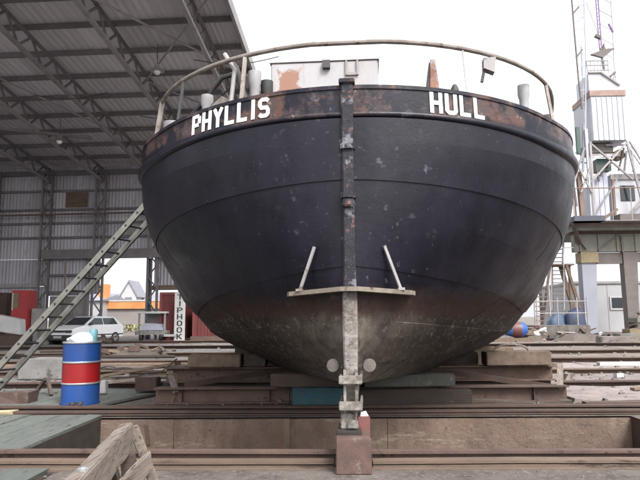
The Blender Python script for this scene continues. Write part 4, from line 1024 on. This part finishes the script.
for k in range(420):
    x_ = rn.uniform(-23, -16); y_ = rn.uniform(56, 57); z_ = rn.uniform(.05, .8); s_ = rn.uniform(.05, .14); a = rn.uniform(0, 6); b_ = rn.uniform(-1, 1)
    u = Vector((cos(a), sin(a), b_)) * s_; v_ = Vector((-sin(a) * .6, cos(a), .7)) * s_; c = Vector((x_, y_, z_))
    fw.add([c - u, c - v_, c + u, c + v_], [(0, 1, 2, 3)])
fw.build('hedge', 'bush', kind='stuff')

# ============================================================ RIGHT: DOCK CRANE
cn = thing('dock_crane', 'tall pale dock crane on a portal with blue-grey leg and lattice jib', 'crane', (17, 38, 0))
def C(*a): return a
X0 = -17
def W(x, y, z): return (x - 17, y - 38, z)
# legs
for yy in (0,):
    MB().hexa([(-1.50, yy, 0), (-.78, yy, 0), (-.78, yy + .7, 0), (-1.50, yy + .7, 0), (-1.50, yy, 4.55), (-.58, yy, 4.55), (-.58, yy + .7, 4.55), (-1.50, yy + .7, 4.55)]).build('portal_leg', 'paleblue', cn)
    MB().box(-1.56, -.48, yy - .1, yy + .8, 4.56, 5.24).build('bearing_block', 'yellow', cn)
    MB().hexa([(1.15, yy, 0), (1.75, yy, 0), (1.75, yy + .6, 0), (1.15, yy + .6, 0), (1.1, yy, 5.24), (2.0, yy, 5.24), (2.0, yy + .6, 5.24), (1.1, yy + .6, 5.24)]).build('portal_leg', 'crane_dark', cn)
    MB().box(-.47, 1.09, yy + .1, yy + .4, 4.5, 5.2).build('portal_beam', 'crane_dark', cn)
    MB().box(2.01, 7, yy + .1, yy + .4, 4.6, 5.2).build('portal_beam', 'crane_dark', cn)
    MB().bar((1.9, yy - .05, .1), (3.1, yy - .05, 5.2), .16).build('raking_strut', 'rustlight', cn)
    MB().bar((-1.7, yy + .3, .1), (-2.75, yy + .3, 4.5), .22).build('raking_strut', 'rustlight', cn)
    MB().box(-1.9, 7, yy - .05, yy + .5, 5.26, 6.38).build('girder', 'greygreen', cn)
    for k in range(8): MB().box(-1.6 + k * 1.15, -1.52 + k * 1.15, yy - .12, yy - .051, 5.27, 6.37).build('girder_stiffener', 'greygreen', cn)
    MB().box(-2.0, 7, yy - .2, yy + .6, 6.39, 6.50).build('girder_flange', 'rust', cn)
    for a, b_ in (((-1.9, 6.3), (-1.2, 5.4)), ((-.5, 5.35), (.9, 6.3)), ((1.0, 6.3), (1.05, 5.2))):
        MB().bar((a[0], yy - .16, a[1]), (b_[0], yy - .16, b_[1]), .13, .06).build('gusset_bar', 'crane_dark', cn)
MB().box(-2.1, 7, -.8, 5.4, 6.51, 6.95).build('deck', 'greygreen', cn)
MB().box(-2.1, 7, -.88, -.801, 6.72, 7.08).build('deck_edge', 'dusty', cn)
MB().box(-2.45, -.62, -1.7, .6, 6.96, 7.28).build('cantilever_platform', 'slate', cn)
MB().bar((-2.4, -1.2, 6.9), (-1.6, -.2, 5.8), .18).build('platform_bracket', 'crane_dark', cn)
# guardrails on deck
for z in (8.4, 9.0 - .15): pass
MB().tube([(-2.4, -1.6, 9.0), (6.9, -1.6, 9.0)], .035, 6).build('guardrail', 'orange', cn)
for k in range(9): MB().tube([(-2.4 + k * 1.15, -1.6, 6.96), (-2.4 + k * 1.15, -1.6, 9.0)], .03, 5).build('guardrail_post', 'shedpale', cn)
MB().box(-2.4, 7, -1.65, -.801, 6.96, 7.0).build('walkway', 'shedpale', cn)
# tower legs, struts
def L_(nm, m, pts, r_): MB().tube(pts, r_, 6).build(nm, m, cn)
MB().bar((-1.25, 0, 7.28), (-1.35, 0, 10.4), .28, .3).build('tower_column', 'orange', cn)
MB().bar((-1.7, 0, 7.28), (-1.75, 0, 10.2), .14, .14).build('tower_column', 'rust', cn)
MB().bar((-.72, -.1, 7.28), (-.75, -.1, 13.2), .16, .2).build('tower_column', 'cranewhite', cn)
MB().bar((-1.05, 0, 10.4), (-.80, 0, 13.6), .12).build('tower_column', 'paleblue', cn)
MB().bar((-1.2, .1, 11.6), (-1.2, .1, 13.4), .22).build('green_pillar', 'greenp', cn)
for a, b_ in (((-2.7, 9.0), (-1.75, 11.3)), ((-1.75, 11.3), (-1.2, 11.9)), ((-1.75, 11.3), (-1.5, 8.2)), ((-1.6, 10.7), (-.9, 10.2)), ((-1.6, 11.2), (-.5, 11.0)),
              ((.1, 10.2), (1.1, 11.4)), ((-.6, 9.9), (.9, 11.0)), ((-.1, 11.0), (0, 9.8)), ((1.3, 10.5), (1.75, 12.0)), ((2.0, 12.2), (3.3, 9.9)), ((2.25, 10.4), (2.25, 12.1)), ((1.65, 10.4), (1.9, 11.8)), ((2.0, 12.2), (.6, 12.2)), ((-.6, 11.4), (.9, 11.5))):
    MB().bar((a[0], .2, a[1]), (b_[0], .2, b_[1]), .11, .09).build('tower_strut', rn.choice(['cranewhite', 'lilac', 'shedpale', 'crane_dark']), cn)
MB().box(-.5, 1.1, .3, 1.6, 11.75, 12.35).build('slewing_machinery', 'crane_dark', cn)
MB().box(-.3, 1.5, .2, .29, 11.45, 11.65).build('tower_beam', 'shedpale', cn)
MB().box(.1, 1.0, .5, 1.4, 10.6, 11.4).build('winch_box', 'greenp', cn)
MB().lathe([(0, 0), (.35, 0), (.35, .5), (0, .5)], (1.5, .3, 11.6), 14, 'y').build('winch_drum', 'yellow', cn)
mh = MB().box(-.35, 1.85, -.2, 2.6, 12.42, 15.35).build('machinery_house', 'cranewhite', cn)
for k in range(7): MB().box(-.32 + k * .33, -.27 + k * .33, -.24, -.201, 12.45, 15.3).build('house_rib', 'lilac', mh)
MB().box(-.4, 1.9, -.26, 2.65, 15.36, 15.75).build('house_band', mat('red_brown_band', (.22, .14, .115), (.30, .22, .2), (.25, .14, .1), 2, 5, .6, .7), cn)
MB().prism([(-.3, 15.76), (1.75, 15.76), (1.6, 16.15), (.5, 17.0), (-.3, 17.0)], 0, 2, 'y').build('upper_cab', 'cranewhite', cn)
MB().bar((.5, -.06, 17.03), (1.68, -.06, 16.13), .12, .10).bar((-.35, -.06, 17.03), (.5, -.06, 17.03), .12, .08).build('cab_roof_edge', 'shedpale', cn)
for zz_ in (17.15, 17.5, 17.8): MB().tube([(-.4, -.1, zz_), (1.0, -.1, zz_)], .035, 5).build('cab_railing', 'shedpale', cn)
for k in range(7): MB().tube([(-.38 + k * .225, -.1, 17.0), (-.38 + k * .225, -.1, 17.8)], .022, 5).build('railing_post', 'shedpale', cn)
# cabin block right and lilac tank
cb = MB().box(.95, 5.5, .6, 4, 7.0, 10.35).build('cabin', 'cranewhite', cn)
MB().box(.90, 5.6, .5, .599, 10.0, 10.36).build('cabin_eave', 'shedpale', cn)
MB().box(.98, 1.12, .5, .599, 7.0, 10.0).build('cabin_corner', 'orange', cn)
MB().bar((1.6, .3, 7.4), (3.3, .3, 9.2), .14).build('cabin_stair', 'shedpale', cn)
MB().bar((2.2, .2, 7.2), (3.6, .2, 8.6), .14).build('cabin_stair', 'shedpale', cn)
for k in range(4): MB().box(-.55 + k * .31, -.27 + k * .31, .4, 1.4, 7.28, 9.6 + k * .28).build('tank_panel', 'lilac', cn)
MB().box(.8, 3.4, -.6, .3, 7.0, 7.55).build('deck_clutter', 'crane_dark', cn)
MB().bar((-.1, -.3, 7.3), (.8, -.3, 7.9), .16).build('deck_bar', 'orange', cn)
# jib: lattice chords leaning slightly
CH = [((-1.02, 0, 26), (-1.10, 0, 14.9)), ((-.05, 0, 26), (-.72, 0, 13)), ((.86, .6, 26), (1.0, .6, 17.3)), ((1.85, .6, 26), (1.62, .6, 15.5))]
L_('jib_chord', 'crane_dark', [(-1.10, 0, 26), (-1.02, 0, 20), (-.95, 0, 16.5), (-.86, 0, 14.6)], .055)
L_('jib_chord', 'lilac', [(-.12, 0, 26), (-.35, 0, 18.5), (-.72, 0, 13.2)], .05)
L_('jib_chord', 'cranewhite', [(-.5, .3, 19.0), (-.62, .3, 15), (-.55, .3, 12.4)], .05)
MB().bar((.78, .6, 26), (.83, .6, 19.0), .06, .06).bar((.96, .6, 26), (.97, .6, 19.0), .06, .06).build('hoist_ram', 'purple', cn)
hl = MB()
for k in range(24): hl.bar((.80, .6, 19.2 + k * .28), (.96, .6, 19.34 + k * .28), .035)
hl.build('ram_lacing', 'purple', cn)
MB().bar((.88, .6, 19.0), (1.02, .6, 17.5), .11, .11).build('hoist_ram', 'crane_dark', cn)
L_('jib_chord', 'lilac', [(1.85, .6, 26), (1.8, .6, 20), (1.72, .6, 18), (1.8, .6, 15.6)], .045)
for k in range(26):
    z = 15.0 + k * .42
    if z > 25: break
    xl = -.9 - .02 * (z - 15); xr = -.70 + .045 * (z - 13)
    if k % 2 == 0: MB().bar((xl, 0, z), (xr, 0, z + .05), .04).build('jib_lacing', 'lilac', cn)
    else: MB().bar((xl, 0, z), (xr, 0, z + .42), .035).build('jib_lacing', 'shedpale', cn)
for k in range(18):
    z = 17.2 + k * .5
    MB().bar((.98 if k % 2 else 1.78, .6, z), (1.78 if k % 2 else .98, .6, z + .5), .03).build('jib_lacing', 'shedpale', cn)
for a, b_ in (((-1.0, 11.9), (-2.6, 7.3)), ((-.6, 12.3), (-.6, 7.3)), ((1.9, 12.3), (4.6, 7.1)), ((1.7, 12.3), (2.6, 7.1)), ((-.6, 9.8), (1.7, 12.2)), ((-.6, 12.2), (1.9, 9.8)), ((-.7, 7.4), (.9, 9.8)), ((-1.4, 9.0), (-.7, 10.6)), ((-1.4, 10.6), (-.7, 9.0))):
    MB().bar((a[0], -.3, a[1]), (b_[0], -.3, b_[1]), .12, .10).build('splayed_leg', 'shedpale', cn)
for k in range(9): MB().bar((1.6 + k * .2, -.5, 7.1 + k * .22), (2.1 + k * .2, -.5, 7.1 + k * .22), .07, .05).build('stair_tread', 'shedpale', cn)
for a in (0, .5): MB().bar((1.6 + a, -.5, 7.0), (3.6 + a, -.5, 9.2), .07, .12).build('stair_stringer', 'shedpale', cn)
MB().box(1.5, 2.4, .55, .599, 8.6, 9.6).box(3.0, 4.2, .55, .599, 8.6, 9.6).build('cabin_window', 'glass', cn)
for (x_, z) in ((-1.0, 21.2), (-.95, 18.2)):
    MB().bar((x_ - .05, 0, z - .1), (x_ + .38, 0, z + .45), .10).build('jib_bracket', 'crane_dark', cn)
MB().prism([(.2, 18.55), (1.0, 18.3), (1.8, 18.95), (1.2, 18.9), (1.1, 19.3), (1.0, 18.85)], .5, .7, 'y').build('jib_sheave', 'crane_dark', cn)
MB().bar((.6, .6, 19.9), (.95, .6, 19.7), .2).build('jib_sheave', 'crane_dark', cn)
MB().bar((1.55, .6, 20.7), (1.8, .6, 20.1), .1).build('jib_bracket', 'purple', cn)
MB().bar((1.4, .6, 17.0), (1.75, .6, 17.3), .14).build('jib_bracket', 'crane_dark', cn)
MB().bar((1.75, .6, 17.3), (1.4, .6, 16.0), .08).build('jib_lacing', 'shedpale', cn)
MB().tube([(-.12, 0, 22), (.85, .6, 19.8)], .02, 4).build('stay_wire', 'shedpale', cn)

# stairs -----------------------------------------------------------
sr = thing('steel_stairs', 'open steel stairs in two flights climbing to the crane platform', 'stairs', (0, 36, 0))
def flight(x0, z0, x1, z1, n, wd, m='crane_dark', y=0.):
    for dx in (0, wd):
        MB().bar((x0 + dx, y, z0), (x1 + dx, y + 1.2, z1), .10, .2).build('stringer', m, sr)
        MB().tube([(x0 + dx, y, z0 + 1), (x1 + dx, y + 1.2, z1 + 1)], .03, 5).build('handrail', 'shedpale', sr)
    for i in range(n):
        f = (i + .5) / n
        MB().box(x0 + (x1 - x0) * f + .03, x0 + (x1 - x0) * f + wd - .03, y + 1.2 * f - .12, y + 1.2 * f + .12, z0 + (z1 - z0) * f - .02, z0 + (z1 - z0) * f + .02).build('tread', 'crane_dark', sr)
flight(12.75, .6, 13.35, 4.4, 15, .75)
flight(13.3, 4.45, 13.9, 6.4, 7, .75, y=1.3)
MB().box(12.6, 14.6, .9, 2.4, 4.34, 4.43).build('landing', 'rustlight', sr)
MB().tube([(12.6, .9, 5.4), (14.6, .9, 5.4)], .03, 5).build('handrail', 'shedpale', sr)
for X in (12.65, 14.5):
    MB().bar((X, 1.5, 0), (X - (.15 if X < 13 else -.35) * 0, 1.5, 4.33), .14).build('support_post', 'rustlight', sr)
MB().bar((12.2, .2, .7), (12.9, .2, 4.4), .12).build('support_post', 'timber_grey', sr)
MB().bar((15.0, .6, .2), (14.0, .6, 4.3), .16).build('support_post', 'rustlight', sr)
# ladder left of stairs : cage frame
for k in range(7): MB().box(11.75, 12.6, -.1, -.04, .95 + k * .28, 1.02 + k * .28).build('side_bar', 'crane_dark', sr)
for X in (11.7, 12.6): MB().box(X, X + .06, -.12, -.03, .5, 3.1).build('side_post', 'shedpale', sr)
# raised kerb platform & guardrail
pl = thing('guardrail_platform', 'low concrete platform with a steel guardrail in front of the stairs', 'platform', (0, 31, 0))
MB().box(10.2, 13.0, .3, 3, 0, .78).build('base', 'stone', pl, bevel=.03)
for X in (10.35, 11.4, 12.4, 12.9): MB().tube([(X, .35, .78), (X, .35, 2.2 if X > 10.5 else 2.6)], .035, 5).build('post', 'shedpale', pl)
MB().tube([(8.9, .35, 2.02), (12.9, .35, 2.0)], .03, 5).build('top_rail', 'shedpale', pl)
MB().tube([(10.35, .35, 1.4), (12.9, .35, 1.4)], .025, 5).build('middle_rail', 'shedpale', pl)
# tarpaulin covered load
def lump(name, m, lab, loc, sx, sy, sz, cat, seed=1):
    bm = bmesh.new(); bmesh.ops.create_icosphere(bm, subdivisions=3, radius=1); rn2 = random.Random(seed)
    for v in bm.verts:
        n_ = 1 + .14 * sin(3.1 * v.co.x + seed) * cos(2.7 * v.co.z + 2 * v.co.y) + rn2.uniform(-.03, .03)
        q = [abs(c) ** .7 * (1 if c > 0 else -1) for c in v.co]
        v.co = Vector((q[0] * sx * n_, q[1] * sy * n_, max(-.02, q[2] * sz * n_)))
    me = bpy.data.meshes.new(name); bm.to_mesh(me); bm.free()
    for p in me.polygons: p.use_smooth = True
    return tag(put(name, me, m, loc=loc), lab, cat)
lump('covered_load', 'tarp', 'load under a dark blue tarpaulin behind the guardrail at right', (13.05, 33.5, .2), .65, .6, 1.5, 'tarpaulin', 3)
lump('covered_load', 'tarplight', 'smaller load under a light blue tarpaulin left of the dark one', (12.15, 33.6, .2), .55, .6, 1.2, 'tarpaulin', 4)
# striped buoy
by = thing('striped_buoy', 'blue and red striped mooring buoy lying right of the barge bottom', 'buoy', (8.75, 29.8, .62))
sec = [(-.65, 'buoyblue', .16, .36), (-.25, 'pinkred', .36, .42), (.1, 'buoyblue', .42, .30)]
MB().lathe([(0, -.75), (.20, -.68), (.34, -.22)], (0, 0, 0), 18, 'x').build('buoy_end', 'buoyblue', by, smooth=True)
MB().lathe([(.34, -.22), (.40, 0), (.39, .22)], (0, 0, 0), 18, 'x').build('buoy_band', 'pinkred', by, smooth=True)
MB().lathe([(.39, .22), (.36, .38), (.2, .55), (0, .58)], (0, 0, 0), 18, 'x').build('buoy_end', 'buoyblue', by, smooth=True)
tag(MB().box(7.6, 9.5, 29.4, 30.2, .03, .22).build('pallet', 'timber'), 'brown pallet supporting the striped buoy', 'pallet')
# workshop right
ws = thing('workshop', 'white flat roofed workshop with one window behind the crane legs', 'building', (22.4, 48, 0))
MB().box(-3.5, 9, 0, 8, 0, 3.75).build('wall', 'render', ws)
MB().box(-3.6, 9.1, -.1, 8.1, 3.76, 3.95).build('roof', 'shedpale', ws)
wf = MB().box(-.85, .75, -.08, -.001, 1.7, 2.75).build('window_frame', 'white', ws)
MB().box(-.72, .10, -.10, -.081, 1.85, 2.65).build('pane', 'glass', wf); MB().box(.35, .68, -.10, -.081, 1.85, 2.65).build('pane', 'glass', wf)
for k in range(10): MB().box(-3.4 + k * 1.2, -3.38 + k * 1.2, -.02, -.001, .1, 3.7).build('wall_joint', 'shedpale', ws)
# cart below the window
ct = thing('yard_cart', 'greenish flat yard cart loaded with scrap under the workshop window', 'cart', (19.0, 38.6 - 2, 0))
MB().box(-1.0, 1.2, 0, 1.2, .85, 1.1).build('cart_bed', 'greygreen', ct)
for X in (-.95, .95): MB().box(X, X + .2, .1, .3, 0, .85).build('cart_leg', 'greygreen', ct)
MB().box(-.9, .9, .4, .5, .3, .8).build('cart_panel', 'dark', ct)
for k in range(9):
    a_ = rn.uniform(-.8, .8); MB().bar((a_, .4, 1.15 + k * .04), (a_ + rn.uniform(-.6, .6), .6, 1.2 + k * .05), .1).build('cart_scrap', rn.choice(sm_), ct)
# boxes and low scrap right foreground row
for i, (x_, y_, w_, hh, m, lab) in enumerate(((14.6, 30.5, 1.2, .55, 'yellow', 'yellowish crate low at the right below the portal'), (13.2, 28.6, .9, .4, 'greygreen', 'grey-green box right of the platform'),
        (15.9, 31.0, 1.0, .7, 'tarp', 'dark blue bin at the right edge of the yard'), (11.9, 27.5, 1.6, .3, 'pale', 'pale concrete kerb piece before the platform'))):
    t_ = rough_box(0, w_, 0, .7, 0, hh, .03, 200 + i, 2).build('crate', m, loc=(x_, y_, .03), bevel=.03); tag(t_, lab, 'crate')
